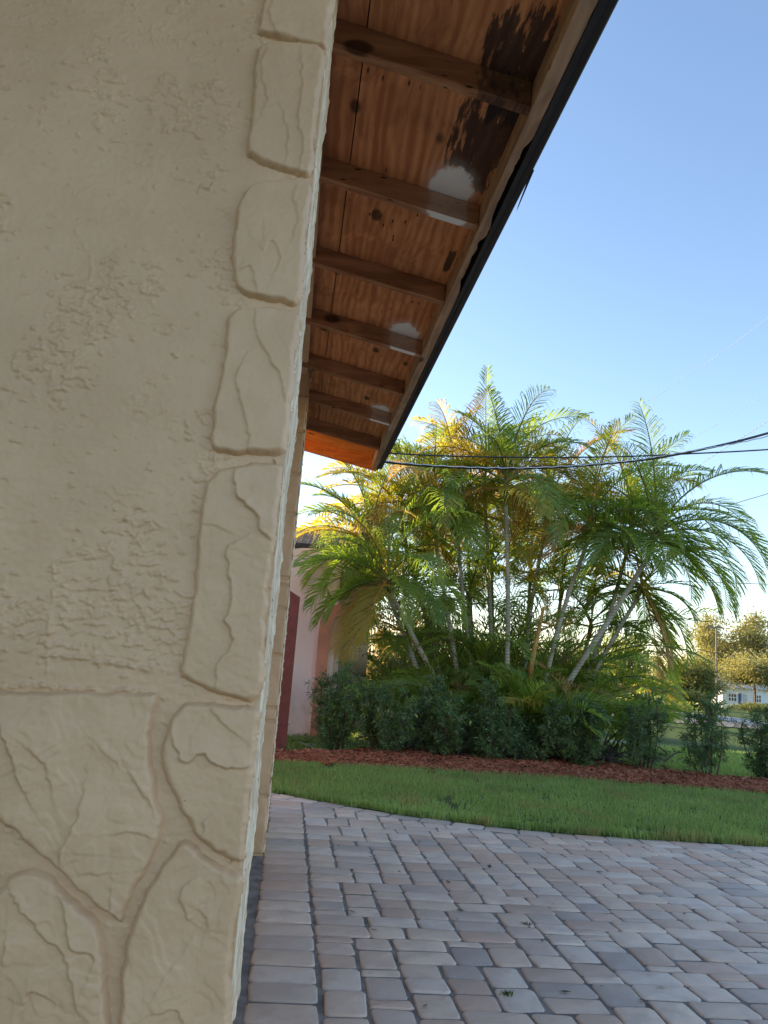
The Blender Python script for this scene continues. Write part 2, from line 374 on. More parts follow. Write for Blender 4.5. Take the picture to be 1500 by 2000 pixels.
LE = catmull([(-1.2, 7.1), (-0.5, 6.78), (0.009, 6.50), (0.55, 6.13), (1.166, 5.80), (2.034, 5.55), (3.542, 5.47), (5.5, 5.42), (9.0, 5.30), (14, 5.1)], 6, False)
MN = catmull([(-1.5, 7.95), (0.0, 8.04), (0.9, 8.20), (1.9, 8.26), (3.5, 8.12), (5.14, 7.93), (7.5, 7.70), (11, 7.4), (14, 7.3)], 6, False)
MF = catmull([(-1.5, 8.9), (0.0, 8.95), (0.9, 9.5), (2.0, 11.6), (3.2, 11.9), (4.0, 11.0), (4.5, 9.5), (5.68, 8.95), (7.5, 8.6), (11, 8.3), (14, 8.2)], 6, False)
def fy(c, X): return np.interp(X, c[:, 0], c[:, 1])
lx = np.arange(-1.2, 13, 0.06)
def strip(name, lo, hi, n, zf, mat, xs=lx):
    t = np.linspace(0, 1, n)[:, None]; Y = fy(lo, xs)[None] * (1-t) + fy(hi, xs)[None] * t; X = np.repeat(xs[None], n, 0)
    Z = zf(X, Y, t); v = np.stack([X, Y, Z], -1).reshape(-1, 3)
    return tag(mesh_np(name, v, grid_faces(len(xs), n), mat, smooth=True), kind='structure')
def lawn_z(X, Y): return 0.004 + 0.016 * fbm(X*0.9, Y*0.9, 3, 5)
strip('lawn', LE + np.array([0, 0.02]), MN, 24, lambda X, Y, t: np.where(t <= 0, -0.05, lawn_z(X, Y) + 0.012*sst(0, 0.2, t)), LAWN)
def mulch_z(X, Y, t): return 0.02 + 0.05*np.sin(np.clip(t, 0, 1)*math.pi)**0.6 * np.ones_like(X) + 0.02*fbm(X*4, Y*4, 3, 9)
strip('mulch_bed', MN, MF, 30, mulch_z, m_ground('mulch_ground', (0.10, 0.028, 0.016), (0.17, 0.05, 0.028), (0.06, 0.022, 0.015), 4))
def path_mask(x0, x1, y0, y1): return [np.linspace(x0, x1, 60), np.linspace(y0, y1, 8)]
xs, ys = path_mask(4.3, 7.0, 13.7, 14.6)
sheet('garden_path', xs, ys, lambda X, Y: terrain(X, Y) - 0.02, CONC)
xs, ys = path_mask(-120, 200, 27, 34)
sheet('road', np.linspace(-120, 200, 120), ys, lambda X, Y: terrain(X, Y) - 0.02, ROAD)
sheet('far_driveway', np.linspace(21, 26, 12), np.linspace(34, 90, 30), lambda X, Y: terrain(X, Y) - 0.025, CONC)

# grass: blades nobody could count
def blades(name, XY, zf, hmin, hmax, w, mat, seed):
    r = np.random.default_rng(seed); n = len(XY); a = r.uniform(0, 2*math.pi, n); h = r.uniform(hmin, hmax, n)
    le = r.normal(0.35, 0.25, n) * h; la = r.uniform(0, 2*math.pi, n)
    base = np.stack([XY[:, 0], XY[:, 1], zf(XY[:, 0], XY[:, 1]) - 0.004], -1)
    d = np.stack([np.cos(a), np.sin(a), np.zeros(n)], -1) * (w * r.uniform(0.7, 1.3, n))[:, None] * 0.5
    lean = np.stack([np.cos(la), np.sin(la), np.zeros(n)], -1)
    up = np.array([0, 0, 1.0])
    mid = base + up*(h*0.6)[:, None] + lean*(le*0.4)[:, None]
    tip = base + up*h[:, None] + lean*le[:, None]
    v = np.stack([base - d, base + d, mid - d*0.8, mid + d*0.8, tip], 1).reshape(-1, 3)
    o = (np.arange(n)*5)[:, None]
    f = np.concatenate([o + np.array([[0,1,3]]), o + np.array([[0,3,2]]), o + np.array([[2,3,4]])], 0)
    return mesh_np(name, v, f, mat)
def scatter(lo, hi, n, x0, x1, seed, pad=0.0):
    r = np.random.default_rng(seed); X = r.uniform(x0, x1, n); t = r.uniform(0, 1, n)
    a = fy(lo, X) + 0.015; b = fy(hi, X) - pad; return np.stack([X, a + (b - a)*t, ], -1)
P = scatter(LE, MN, 95000, -0.5, 7.6, 3, 0.0)
bare = fbm(P[:, 0]*1.7, P[:, 1]*1.7, 3, 21)
kp = (bare < 0.70) & ~((np.hypot((P[:, 0]-1.9)/0.28, (P[:, 1]-5.78)/0.10) < 1) & (rng.uniform(0, 1, len(P)) < 0.8))
ed = scatter(LE, LE + np.array([0, 0.10]), 7000, -0.5, 7.6, 4); ed[:, 1] -= 0.03 + 0.04*np.clip(fbm(ed[:, 0]*5, ed[:, 0]*0, 3, 3), -0.6, 1.0)
P = np.concatenate([P[kp], ed])
g = blades('lawn_grass', P, lawn_z, 0.028, 0.075, 0.0065, GRASS, 8)
tag(g, 'short green lawn grass between the pavers and the red mulch', 'grass', kind='stuff')
r2 = np.random.default_rng(31)
P = np.stack([r2.uniform(-1, 9.5, 60000), r2.uniform(8.6, 13.5, 60000)], -1)
P = P[(P[:, 1] > fy(MF, P[:, 0]) - 0.1)]
g = blades('back_lawn_grass', P, lambda X, Y: terrain(X, Y) - 0.04, 0.04, 0.10, 0.012, GRASS, 9)
tag(g, 'rougher grass growing behind the mulch bed and shrubs', 'grass', kind='stuff')
# mulch chips
n = 15000; r2 = np.random.default_rng(5)
X = r2.uniform(-0.6, 7.5, n); t = r2.uniform(-0.02, 0.72, n)**1.0; lo = fy(MN, X); hi = fy(MF, X); Y = lo + np.minimum((hi-lo)*t, 1.3*r2.uniform(0, 1, n) + 0.0)
tt = (Y - lo)/(hi - lo)
Z = mulch_z(X, Y, tt) + r2.uniform(0.0, 0.02, n)
a = r2.uniform(0, 2*math.pi, n); L = r2.uniform(0.012, 0.05, n); W = r2.uniform(0.004, 0.010, n); T = r2.uniform(-0.5, 0.5, n)
d = np.stack([np.cos(a)*np.cos(T), np.sin(a)*np.cos(T), np.sin(T)], -1)*L[:, None]
e = np.stack([-np.sin(a), np.cos(a), r2.uniform(-0.8, 0.8, n)], -1)*W[:, None]; u = np.array([0, 0, 0.006])
c = np.stack([X, Y, Z], -1)
v = np.stack([c-d-e, c+d-e, c+d+e, c-d+e, c-d*0.9-e*0.5+u, c+d*0.9-e*0.5+u, c+d*0.9+e*0.5+u, c-d*0.9+e*0.5+u], 1).reshape(-1, 3)
q = np.array([[4,5,6,7],[0,1,5,4],[1,2,6,5],[2,3,7,6],[3,0,4,7]])
f = (np.arange(n)*8)[:, None, None] + q[None]
tag(mesh_np('mulch_chips', v, f.reshape(-1, 4), MULCH), 'red wood mulch chips covering the planting bed', 'mulch', kind='stuff')

# ------------------------------------------------------------------ driveway of tumbled pavers
drv_x = np.concatenate([np.linspace(-0.5, 14, 200)])
tt = np.linspace(0, 1, 40)[:, None]
Yd = -6 + (fy(LE, drv_x)[None] + 6) * tt; Xd = np.repeat(drv_x[None], 40, 0)
drive = tag(mesh_np('driveway', np.stack([Xd, Yd, np.full_like(Xd, -0.0062)], -1).reshape(-1, 3), grid_faces(len(drv_x), 40), MORTAR), kind='structure')

def rounded(w, h, seed, k=3):
    r = random.Random(seed); pts = []; rad = min(w, h) * 0.15
    for cx, cy, a0 in ((w/2-rad, h/2-rad, 0), (-w/2+rad, h/2-rad, 90), (-w/2+rad, -h/2+rad, 180), (w/2-rad, -h/2+rad, 270)):
        rr = rad * r.uniform(0.6, 1.2)
        for i in range(k):
            a = math.radians(a0 + 90*i/(k-1)); pts.append((cx + rr*math.cos(a) + r.uniform(-.0025, .0025), cy + rr*math.sin(a) + r.uniform(-.0025, .0025)))
    return pts
def paver_geo(pts, seed):
    r = random.Random(seed); n = len(pts); c = np.mean(pts, 0); v = []; f = []
    dome = r.uniform(0.0, 0.0025)
    for z, s in ((-0.035, 0.0), (-0.0055, 0.0), (-0.0014, 0.0035), (0.0, 0.0085)):
        for p in pts:
            d = np.array(p) - c; L = np.linalg.norm(d); q = c + d * (1 - s/max(L, 1e-6)*1.25); v.append((q[0], q[1], z))
    v.append((c[0], c[1], dome))
    for k in range(3):
        for i in range(n):
            j = (i+1) % n; f.append((k*n+i, k*n+j, (k+1)*n+j, (k+1)*n+i))
    for i in range(n): f.append((3*n+i, 3*n+(i+1) % n, 4*n))
    return v, f
def clip(poly, p0, nrm):
    out = []; n = len(poly)
    for i in range(n):
        a = np.array(poly[i]); b = np.array(poly[(i+1) % n]); da = (a-p0) @ nrm; db = (b-p0) @ nrm
        if da <= 0: out.append(tuple(a))
        if (da < 0) != (db < 0) and abs(da-db) > 1e-9: out.append(tuple(a + (b-a)*da/(da-db)))
    return out
def area(p): return 0.5*abs(sum(p[i][0]*p[(i+1) % len(p)][1] - p[(i+1) % len(p)][0]*p[i][1] for i in range(len(p))))

MOD = 0.076; MODY = 0.064; GAP = 0.0062
pav = []   # (cx, cy, w, h, rot, poly or None)
y = -1.0
while y < 6.6:      # straight header course along the wall
    h = R.choice([0.15, 0.15, 0.152, 0.148]); pav.append((0.088, y + h/2, 0.245, h, 0)); y += h
nx, ny = 126, 122
occ = np.zeros((nx, ny), bool); x0, y0 = 0.2115, -1.0
for j in range(ny):
    for i in range(nx):
        if occ[i, j]: continue
        opts = [(3, 2), (3, 2), (2, 2), (2, 2), (2, 3), (3, 2), (2, 1)] ; R.shuffle(opts)
        for (w, h) in opts + [(2, 2), (3, 1), (2, 1), (1, 2), (1, 1)]:
            if i+w <= nx and j+h <= ny and not occ[i:i+w, j:j+h].any():
                rem = 0
                while i+w+rem < nx and not occ[i+w+rem, j] and rem < 3: rem += 1
                if rem == 1 and (w, h) != (1, 1) and i+w+1 < nx: continue
                break
        occ[i:i+w, j:j+h] = True
        pav.append((x0 + (i+w/2)*MOD, y0 + (j+h/2)*MODY, w*MOD, h*MODY, 0))
# border course following the lawn edge
arc = [np.array(p) for p in LE]; acc = 0; bpos = []
dl = np.array([0] + [np.linalg.norm(arc[i+1]-arc[i]) for i in range(len(arc)-1)]); cum = np.cumsum(dl)
BW = 0.15; s = 0.62
while s < cum[-1] - 1:
    L = R.choice([0.225, 0.16, 0.23])
    m = s + L/2; px = np.interp(m, cum, LE[:, 0]); py = np.interp(m, cum, LE[:, 1])
    tx = np.interp(m+0.1, cum, LE[:, 0]) - np.interp(m-0.1, cum, LE[:, 0]); ty = np.interp(m+0.1, cum, LE[:, 1]) - np.interp(m-0.1, cum, LE[:, 1])
    nn = np.array([-ty, tx])/math.hypot(tx, ty)
    bpos.append((px - nn[0]*BW/2, py - nn[1]*BW/2, L, BW, math.atan2(ty, tx))); s += L
variants = {}; indiv = []
def in_view(cx, cy):
    q = ROT.T @ (np.array([cx, cy, 0]) - EYE)
    if q[2] > -0.3: return None
    u = CX + q[0]*F/-q[2]; w = CY - q[1]*F/-q[2]
    return (440 < u < 1540 and w < 2040), q
allp = []
for (cx, cy, w, h, a) in pav:
    e = fy(LE, np.array([cx]))[0]
    poly = rounded(w-GAP, h-GAP, R.randrange(9**6)); key = None
    tx = 0.05; sl = (fy(LE, np.array([cx+tx]))[0] - fy(LE, np.array([cx-tx]))[0])/(2*tx); nn = np.array([-sl, 1.0])/math.hypot(sl, 1)
    p0 = np.array([cx, e]) - nn*(BW + 0.004) - np.array([cx, cy])
    dist = (-p0) @ nn
    if dist > 0.2: continue
    if dist > -0.2:
        poly = clip(poly, p0, nn)
        if len(poly) < 3 or area(poly) < 0.0025: continue
        key = 'clip'
    allp.append((cx, cy, round(w, 3), round(h, 3), 0.0, poly, key))
for b in bpos: allp.append((b[0], b[1], b[2], b[3], b[4], rounded(b[2]-GAP, b[3]-GAP, R.randrange(9**6)), 'b'))
vis = []; rest = []
for q in allp:
    iv = in_view(q[0], q[1])
    if iv and iv[0]: vis.append((-q[2]*q[3]/(iv[1][2]**2) * abs(iv[1] @ (ROT.T @ np.array([0, 0, 1.0])))/np.linalg.norm(iv[1]), q))
    else: rest.append(q)
vis.sort(key=lambda a: a[0]); rest += [q for _, q in vis[300:]]
for _, q in vis[:300]:
    cx, cy, w, h, a, poly, key = q
    if key is None:
        kk = (w, h, R.randrange(4))
        if kk not in variants:
            v, f = paver_geo(rounded(w-GAP, h-GAP, R.randrange(9**6)), R.randrange(999))
            me = bpy.data.meshes.new('paver'); me.from_pydata(v, [], f); me.materials.append(PAV1); me.polygons.foreach_set('use_smooth', [True]*len(f)); variants[kk] = me
        me = variants[kk]
    else:
        v, f = paver_geo(poly, R.randrange(999)); me = bpy.data.meshes.new('paver'); me.from_pydata(v, [], f); me.materials.append(PAV1); me.polygons.foreach_set('use_smooth', [True]*len(f))
    o = bpy.data.objects.new('paver', me); COL.objects.link(o); o.parent = drive
    o.location = (cx, cy, R.uniform(-0.003, 0.002)); o.rotation_euler = (R.uniform(-.012, .012), R.uniform(-.012, .012), a + R.uniform(-.012, .012))
mb = MB()
for (cx, cy, w, h, a, poly, key) in rest:
    v, f = paver_geo(poly, R.randrange(999)); ca, sa = math.cos(a), math.sin(a); dz = R.uniform(-0.003, 0.002)
    mb.add([(cx + p[0]*ca - p[1]*sa, cy + p[0]*sa + p[1]*ca, p[2] + dz) for p in v], f)
o = mb.build('pavers', PAV2, drive, smooth=True); o['kind'] = 'stuff'
n = 90; r2 = np.random.default_rng(12); X = r2.uniform(0.1, 4.5, n); Y = r2.uniform(1.9, 5.4, n); a = r2.uniform(0, 6.28, n); L = r2.uniform(0.006, 0.028, n); w = L*r2.uniform(0.25, 0.5, n)
c = np.stack([X, Y, np.full(n, 0.006)], -1); d = np.stack([np.cos(a), np.sin(a), r2.uniform(-.1, .25, n)], -1)*L[:, None]; e = np.stack([-np.sin(a), np.cos(a), r2.uniform(-.2, .2, n)], -1)*w[:, None]
tag(mesh_np('paver_debris', np.stack([c-d, c+e, c+d, c-e], 1).reshape(-1, 3), (np.arange(n)*4)[:, None] + np.array([[0, 1, 2, 3]]), m_leaf('debris_bit', [(0.10, 0.06, 0.035), (0.05, 0.04, 0.03), (0.2, 0.14, 0.08)], 0.1, 0.8)), 'tiny leaf bits and dirt specks scattered over the pavers', 'debris', kind='stuff')
# moss tufts in the joints
mossM = m_leaf('joint_weed', [(0.04, 0.08, 0.015), (0.07, 0.12, 0.02)], 0.3, 0.6)
for (px, py, lab) in [(990, 1941, 'small green weed sprouting from a paver joint near the bottom'), (1028, 1806, 'tiny weed in a paver joint in the middle of the driveway')]:
    p = on('z', 0, px, py); q = rng.normal(0, 0.012, (60, 2)) + p[:2]
    w_ = blades('joint_weed', q, lambda X, Y: X*0 - 0.008, 0.012, 0.028, 0.005, mossM, 3); tag(w_, lab, 'weed')

# ------------------------------------------------------------------ the near house
XS = -0.030                      # outer wall plane
house = thing('stucco_house', (-3.0, 3.0, 0), 'beige stucco house with stone-pattern corner piers and open wooden eave', 'house')
PY = 1.0                         # front face of the near pier
mb = MB()
mb.box((-7.5, PY+0.012, -0.1), (XS-0.012, 1.70, 2.80)).box((-7.5, 1.70, -0.1), (-0.55, 4.56, 2.80)).box((-7.5, 4.56, -0.1), (XS-0.012, 5.62, 2.84))
mb.prism([(-7.5, 2.80), (-0.05, 2.80), (-0.05, 2.855), (-4.0, 3.585), (-7.5, 2.95)], 'y', PY+0.02, 5.615)
keep(mb.build('wall', PAINT), house)
pier = bpy.data.objects.new('pier', None); COL.objects.link(pier); pier.parent = house; pier.matrix_parent_inverse = Matrix.Translation(-house.location); pier.location = (XS, PY, 0)
pier['label'] = 'near corner pier filling the left side, with raised stone shapes'
def px_poly(pts, Y=PY): return np.array([on('y', Y, *p)[[0, 2]] for p in pts])
def under(o): o.parent = pier; o.matrix_parent_inverse = Matrix.Translation(-pier.location) ; return o

# plaster field of the pier: trowelled stucco as a height field
def plaster(X, Z):
    h = 0.0016*fbm(X*9, Z*9, 3, 1)
    m = sst(0.0, 0.40, fbm(X*6.5, Z*5, 3, 3) + 0.12) * sst(1.02, 1.12, Z)
    w = X + 0.004*pn(X*60, Z*60, 4); q = Z + 0.004*pn(X*60, Z*60, 5)
    n1 = fbm(w*52, q*95, 3, 6); th = 0.76 - 0.70*m
    crumb = sst(th, th+0.10, n1)
    h = h + crumb*0.0020*(0.6 + 0.8*np.clip(fbm(X*200, Z*240, 2, 8)+0.5, 0, 1))
    n2 = fbm(w*28, q*44, 2, 12)
    rim = np.exp(-((n2-0.12)/0.045)**2) * sst(0.1, 0.6, fbm(X*12, Z*12, 2, 14)+0.25*m)
    h = h + 0.0016*rim
    h = h + 0.0005*fbm(X*110, Z*130, 3, 15) + 0.0006*fbm(X*26, Z*40, 2, 16)
    return h
RIDGES = [([(195, 288), (300, 330), (420, 372)], .0016, .0022), ([(245, 278), (330, 310), (420, 347)], .0012, .002),
          ([(85, 1280), (160, 1286), (250, 1300), (330, 1312)], .003, .003), ([(0, 1343), (60, 1338), (140, 1346), (220, 1347), (310, 1352)], .003, .003),
          ([(105, 1108), (112, 1140), (150, 1150), (228, 1153)], .0022, .002), ([(104, 1150), (100, 1200), (92, 1320)], .0015, .002),
          ([(380, 860), (396, 930)], .001, .002), ([(250, 1010), (330, 1030), (355, 1080)], .0014, .003), ([(150, 450), (180, 520), (160, 600)], .0012, .003),
          ([(20, 790), (60, 770), (110, 800)], .0012, .003)]
fx = np.arange(-0.56, XS + 0.0005, 0.0017); fz = np.arange(0.55, 2.17, 0.0017)
Xf, Zf = np.meshgrid(fx, fz)
Hf = plaster(Xf, Zf)
for pts, amp, wid in RIDGES:
    pl = catmull(px_poly(pts), 4, False); lo = pl.min(0) - .02; hi = pl.max(0) + .02
    i0, i1 = np.searchsorted(fx, [lo[0], hi[0]]); j0, j1 = np.searchsorted(fz, [lo[1], hi[1]])
    xx = Xf[j0:j1, i0:i1]; zz = Zf[j0:j1, i0:i1]
    d, sd_, pr = seg_dist(xx + 0.0025*pn(xx*90, zz*90, 31), zz + 0.0025*pn(xx*90, zz*90, 32), pl, False)
    Hf[j0:j1, i0:i1] += 1.5*amp * np.exp(-(d/wid)**2) * np.clip(0.55 + 0.9*fbm(xx*110, zz*110, 2, 33), 0, 1.4)
# the same face beyond the framed part is coarser
stones_px = {
 'a': [(518,-70),(600,-75),(655,-70),(640,60),(634,97),(595,90),(545,80),(506,70),(506,55),(514,5)],
 'b': [(509,92),(560,90),(630,101),(622,200),(614,280),(607,347),(570,341),(527,328),(490,311),(483,292),(492,210),(497,140)],
 'c': [(484,368),(537,357),(604,359),(598,440),(592,520),(583,595),(540,590),(496,583),(474,574),(457,552),(453,513),(462,429)],
 'd': [(450,618),(495,603),(581,615),(575,700),(566,800),(555,881),(510,886),(467,889),(429,883),(413,872),(414,840),(422,770),(439,700)],
 'e': [(457,914),(498,906),(545,910),(551,925),(543,1000),(536,1061),(525,1142),(517,1250),(511,1345),(493,1366),(466,1364),(421,1353),(358,1324),(354,1311),(367,1241),(383,1120),(394,998),(401,953),(417,930),(435,919)],
 'f': [(367,1372),(408,1373),(453,1379),(503,1384),(502,1430),(495,1500),(485,1570),(478,1640),(474,1680),(448,1672),(412,1654),(376,1618),(345,1561),(322,1502),(319,1457),(334,1408),(350,1382)],
 'g': [(365,1641),(397,1670),(446,1699),(474,1716),(462,1775),(456,1830),(448,1900),(440,2090),(330,2110),(236,2100),(238,1962),(242,1887),(251,1831),(270,1775),(300,1719),(333,1670)],
 'h': [(-90,1760),(-40,1752),(0,1742),(22,1711),(56,1697),(94,1705),(124,1733),(169,1774),(199,1812),(208,1869),(211,1944),(214,2120),(60,2125),(-90,2120)],
 'i': [(-110,1345),(-30,1348),(64,1350),(180,1352),(300,1354),(306,1364),(297,1419),(297,1494),(310,1569),(318,1612),(299,1672),(270,1720),(242,1786),(231,1797),(169,1748),(75,1661),(22,1616),(-40,1572),(-110,1530)],
}
LEDGES = {  # broken flakes inside the stones: polyline, step height, side
 'a': [([(535,0),(525,40),(540,80)], .0016, 1)],
 'b': [([(520,100),(508,150),(520,200),(505,240)], .0014, 1), ([(585,110),(588,180),(580,240),(590,300),(580,345)], .0018, 1), ([(540,205),(560,260),(556,330)], .0012, 1)],
 'c': [([(575,365),(572,400),(580,430),(570,470)], .0012, 1), ([(500,480),(515,500),(530,480),(545,505),(535,540)], .0014, 1), ([(458,545),(490,530),(500,585)], .0014, 1)],
 'd': [([(500,604),(497,640),(515,690),(545,740),(556,800)], .0018, 1), ([(475,710),(460,740),(470,800),(485,850),(480,888)], .0018, 1)],
 'e': [([(456,918),(455,950),(469,981),(498,1005),(507,1035),(534,1064)], .0042, 1), ([(484,1048),(446,1070),(444,1102),(451,1165),(440,1214),(453,1237),(444,1273),(421,1300),(421,1352)], .0028, 1), ([(390,1032),(420,1030),(450,1042)], .0010, 1)],
 'f': [([(332,1420),(345,1465),(370,1490),(392,1470),(420,1490),(460,1500),(492,1495)], .0034, 1), ([(404,1375),(430,1410),(470,1440)], .0016, 1), ([(430,1580),(400,1600),(392,1640)], .0016, 1)],
 'g': [([(395,1700),(355,1730),(360,1780),(375,1795)], .0022, 1), ([(390,1775),(405,1790),(402,1810)], .0016, 1), ([(385,1810),(330,1890),(285,1960)], .0012, 1), ([(300,1975),(340,1965),(365,1995)], .0020, 1)],
 'h': [([(94,1706),(130,1770),(140,1840),(185,1860),(180,1890)], .0026, 1), ([(20,1735),(60,1790),(95,1830),(130,1860),(150,1950),(160,1970)], .0026, 1), ([(50,1960),(70,1930),(110,1950)], .0024, 1), ([(15,1830),(10,1880)], .002, 1)],
 'i': [([(0,1410),(20,1450),(35,1510),(55,1550)], .0030, 1), ([(60,1460),(90,1490),(105,1545)], .0020, 1), ([(165,1540),(150,1600),(120,1660),(125,1690)], .0028, 1), ([(255,1505),(275,1540),(300,1580)], .0020, 1), ([(230,1625),(270,1625),(305,1635)], .0016, 1), ([(190,1450),(240,1500)], .0010, 1), ([(165,1705),(215,1700)], .0012, 1), ([(220,1720),(215,1780)], .0014, 1)],
}
STONE_LAB = {'e': 'tall stone shape with a flaked upper corner', 'f': 'rounded stone shape with a broken face', 'g': 'large wedge stone at the bottom corner', 'i': 'broad flat stone at the lower left', 'h': 'arched rough stone at the bottom left'}
TH = 0.0105; sid = 0
allpoly = {}
for key, pts in stones_px.items():
    sid += 1
    poly = catmull(px_poly(pts), 5, True); allpoly[key] = poly
    lo = poly.min(0) - .008; hi = poly.max(0) + .008
    st = 0.0016; ux = np.arange(lo[0], hi[0], st); uz = np.arange(lo[1], hi[1], st); X, Z = np.meshgrid(ux, uz)
    wx = X + 0.0022*fbm(X*45, Z*45, 3, 40+sid); wz = Z + 0.0022*fbm(X*45, Z*45, 3, 60+sid)
    d, _, _ = seg_dist(wx, wz, poly, True); sdist = np.where(inside(wx, wz, poly), d, -d)
    prof = np.sqrt(np.clip(sst(-0.001, 0.0058, sdist), 0, 1))
    tn = 0.5 + 0.9*fbm(X*11 + sid*3.3, Z*11*0.8 + sid, 3, 80+sid)
    tq = tn*3.2; terr = (np.floor(tq) + sst(0.42, 0.58, tq - np.floor(tq)))/3.2
    rough = 4.0 if key in 'hig' else 1.4
    h = TH*prof + prof*(0.0014*fbm(X*14, Z*14, 3, 90+sid) + 0.0007*rough*(terr-0.5) + 0.00035*fbm(X*120, Z*120, 2, 95+sid))
    for lp, amp, sg in LEDGES.get(key, []):
        pl = catmull(px_poly(lp), 5, False)
        jx = 0.0028*fbm(X*70, Z*70, 2, 97+sid); jz = 0.0028*fbm(X*70, Z*70, 2, 98+sid)
        d2, s2, pr = seg_dist(X + jx, Z + jz, pl, False)
        fade = np.sin(np.clip(pr, 0.02, 0.98)*math.pi)**0.35
        h = h + prof*1.9*amp*fade*np.where(s2*sg > 0, np.exp(-d2/0.030)*sst(0, 0.0022, d2), 0.0)
    base = np.interp(0, [0, 1], [0, 0])
    mk = sdist > -0.003
    v = np.stack([X, PY - h + 0.0012*(prof < 0.02), Z], -1).reshape(-1, 3)
    f = grid_faces(len(ux), len(uz), mk); v, f = compact(v, f)
    o = under(mesh_np('stone', v, f, PAINT, smooth=True))
    if key in STONE_LAB: o['label'] = STONE_LAB[key]
# groove: the plaster dips a little between stones
v = np.stack([Xf, PY - Hf, Zf], -1).reshape(-1, 3)
o = under(mesh_np('plaster_face', v, grid_faces(len(fx), len(fz)), PAINT, smooth=True))
mb = MB(); mb.box((-0.9, PY, -0.1), (XS-0.004, PY+0.02, 0.552)).box((-0.9, PY, 2.168), (XS-0.004, PY+0.02, 2.83)).box((-1.6, PY, -0.1), (-0.559, PY+0.018, 2.83))
under(mb.build('plaster_margin', PAINT))
# outer side of the pier, ragged cut edges of the stones
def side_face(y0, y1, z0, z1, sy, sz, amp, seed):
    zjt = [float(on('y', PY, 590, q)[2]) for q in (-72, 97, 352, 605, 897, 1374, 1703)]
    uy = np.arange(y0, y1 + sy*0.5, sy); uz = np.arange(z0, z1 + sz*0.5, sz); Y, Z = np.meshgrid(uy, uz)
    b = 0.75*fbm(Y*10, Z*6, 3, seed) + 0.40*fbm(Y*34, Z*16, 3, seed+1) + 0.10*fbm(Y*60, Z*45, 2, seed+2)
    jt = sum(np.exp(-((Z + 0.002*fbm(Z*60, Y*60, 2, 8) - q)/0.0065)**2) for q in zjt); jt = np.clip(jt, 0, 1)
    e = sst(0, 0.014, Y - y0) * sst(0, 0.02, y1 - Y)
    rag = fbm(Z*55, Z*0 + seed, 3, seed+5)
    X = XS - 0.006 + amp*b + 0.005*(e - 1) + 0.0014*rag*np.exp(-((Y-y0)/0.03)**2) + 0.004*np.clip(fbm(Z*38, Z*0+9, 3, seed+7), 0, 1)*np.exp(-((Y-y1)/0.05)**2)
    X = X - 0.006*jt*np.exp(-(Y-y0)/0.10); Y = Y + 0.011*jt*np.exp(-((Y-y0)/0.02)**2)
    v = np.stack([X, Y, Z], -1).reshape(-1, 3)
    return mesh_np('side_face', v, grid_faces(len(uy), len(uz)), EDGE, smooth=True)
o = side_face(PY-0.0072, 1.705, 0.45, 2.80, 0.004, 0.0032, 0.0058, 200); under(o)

pier2 = bpy.data.objects.new('pier', None); COL.objects.link(pier2); pier2.parent = house; pier2.matrix_parent_inverse = Matrix.Translation(-house.location); pier2.location = (XS, 4.55, 0)
pier2['label'] = 'far corner pier with a column of cut stones'
def under2(o): o.parent = pier2; o.matrix_parent_inverse = Matrix.Translation(-pier2.location); return o
zj = [on('y', 4.55, 540, yy)[2] for yy in (1672, 1556, 1410, 1383, 1279, 1187, 1142, 1127, 1001, 922)]
zj += [zj[-1] + 0.27, zj[-1] + 0.5]
zj = [0.0] + zj[1:]
for a, b in zip(zj[:-1], zj[1:]):
    sid += 1; wd = R.uniform(0.14, 0.24)
    st = 0.006; ux = np.arange(XS - wd - .01, XS + .004, st); uz = np.arange(a - 0.006, b + 0.006, st); X, Z = np.meshgrid(ux, uz)
    poly = np.array([(XS-wd, a+.004), (XS-0.001, a+.004), (XS-0.001, b-.004), (XS-wd, b-.004)])
    wx = X + 0.004*fbm(X*30, Z*30, 2, sid); wz = Z + 0.003*fbm(X*30, Z*30, 2, sid+1)
    d, _, _ = seg_dist(wx, wz, poly, True); sdist = np.where(inside(wx, wz, poly), d, -d); prof = np.sqrt(sst(-0.001, 0.010, sdist))
    h = 0.013*prof + prof*0.004*fbm(X*9, Z*9, 3, sid)
    v = np.stack([X, 4.556 - h, Z], -1).reshape(-1, 3); f = grid_faces(len(ux), len(uz), sdist > -0.006); v, f = compact(v, f)
    under2(mesh_np('stone', v, f, PAINT, smooth=True))
o = under2(MB().box((-1.2, 4.552, -0.1), (XS-0.004, 4.60, 2.84)).build('plaster_face', PAINT))
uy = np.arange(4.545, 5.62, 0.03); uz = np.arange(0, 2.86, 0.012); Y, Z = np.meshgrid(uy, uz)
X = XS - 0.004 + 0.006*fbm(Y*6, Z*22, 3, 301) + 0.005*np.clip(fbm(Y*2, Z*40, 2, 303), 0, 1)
under2(mesh_np('side_face', np.stack([X, Y, Z], -1).reshape(-1, 3), grid_faces(len(uy), len(uz)), EDGE, smooth=True))

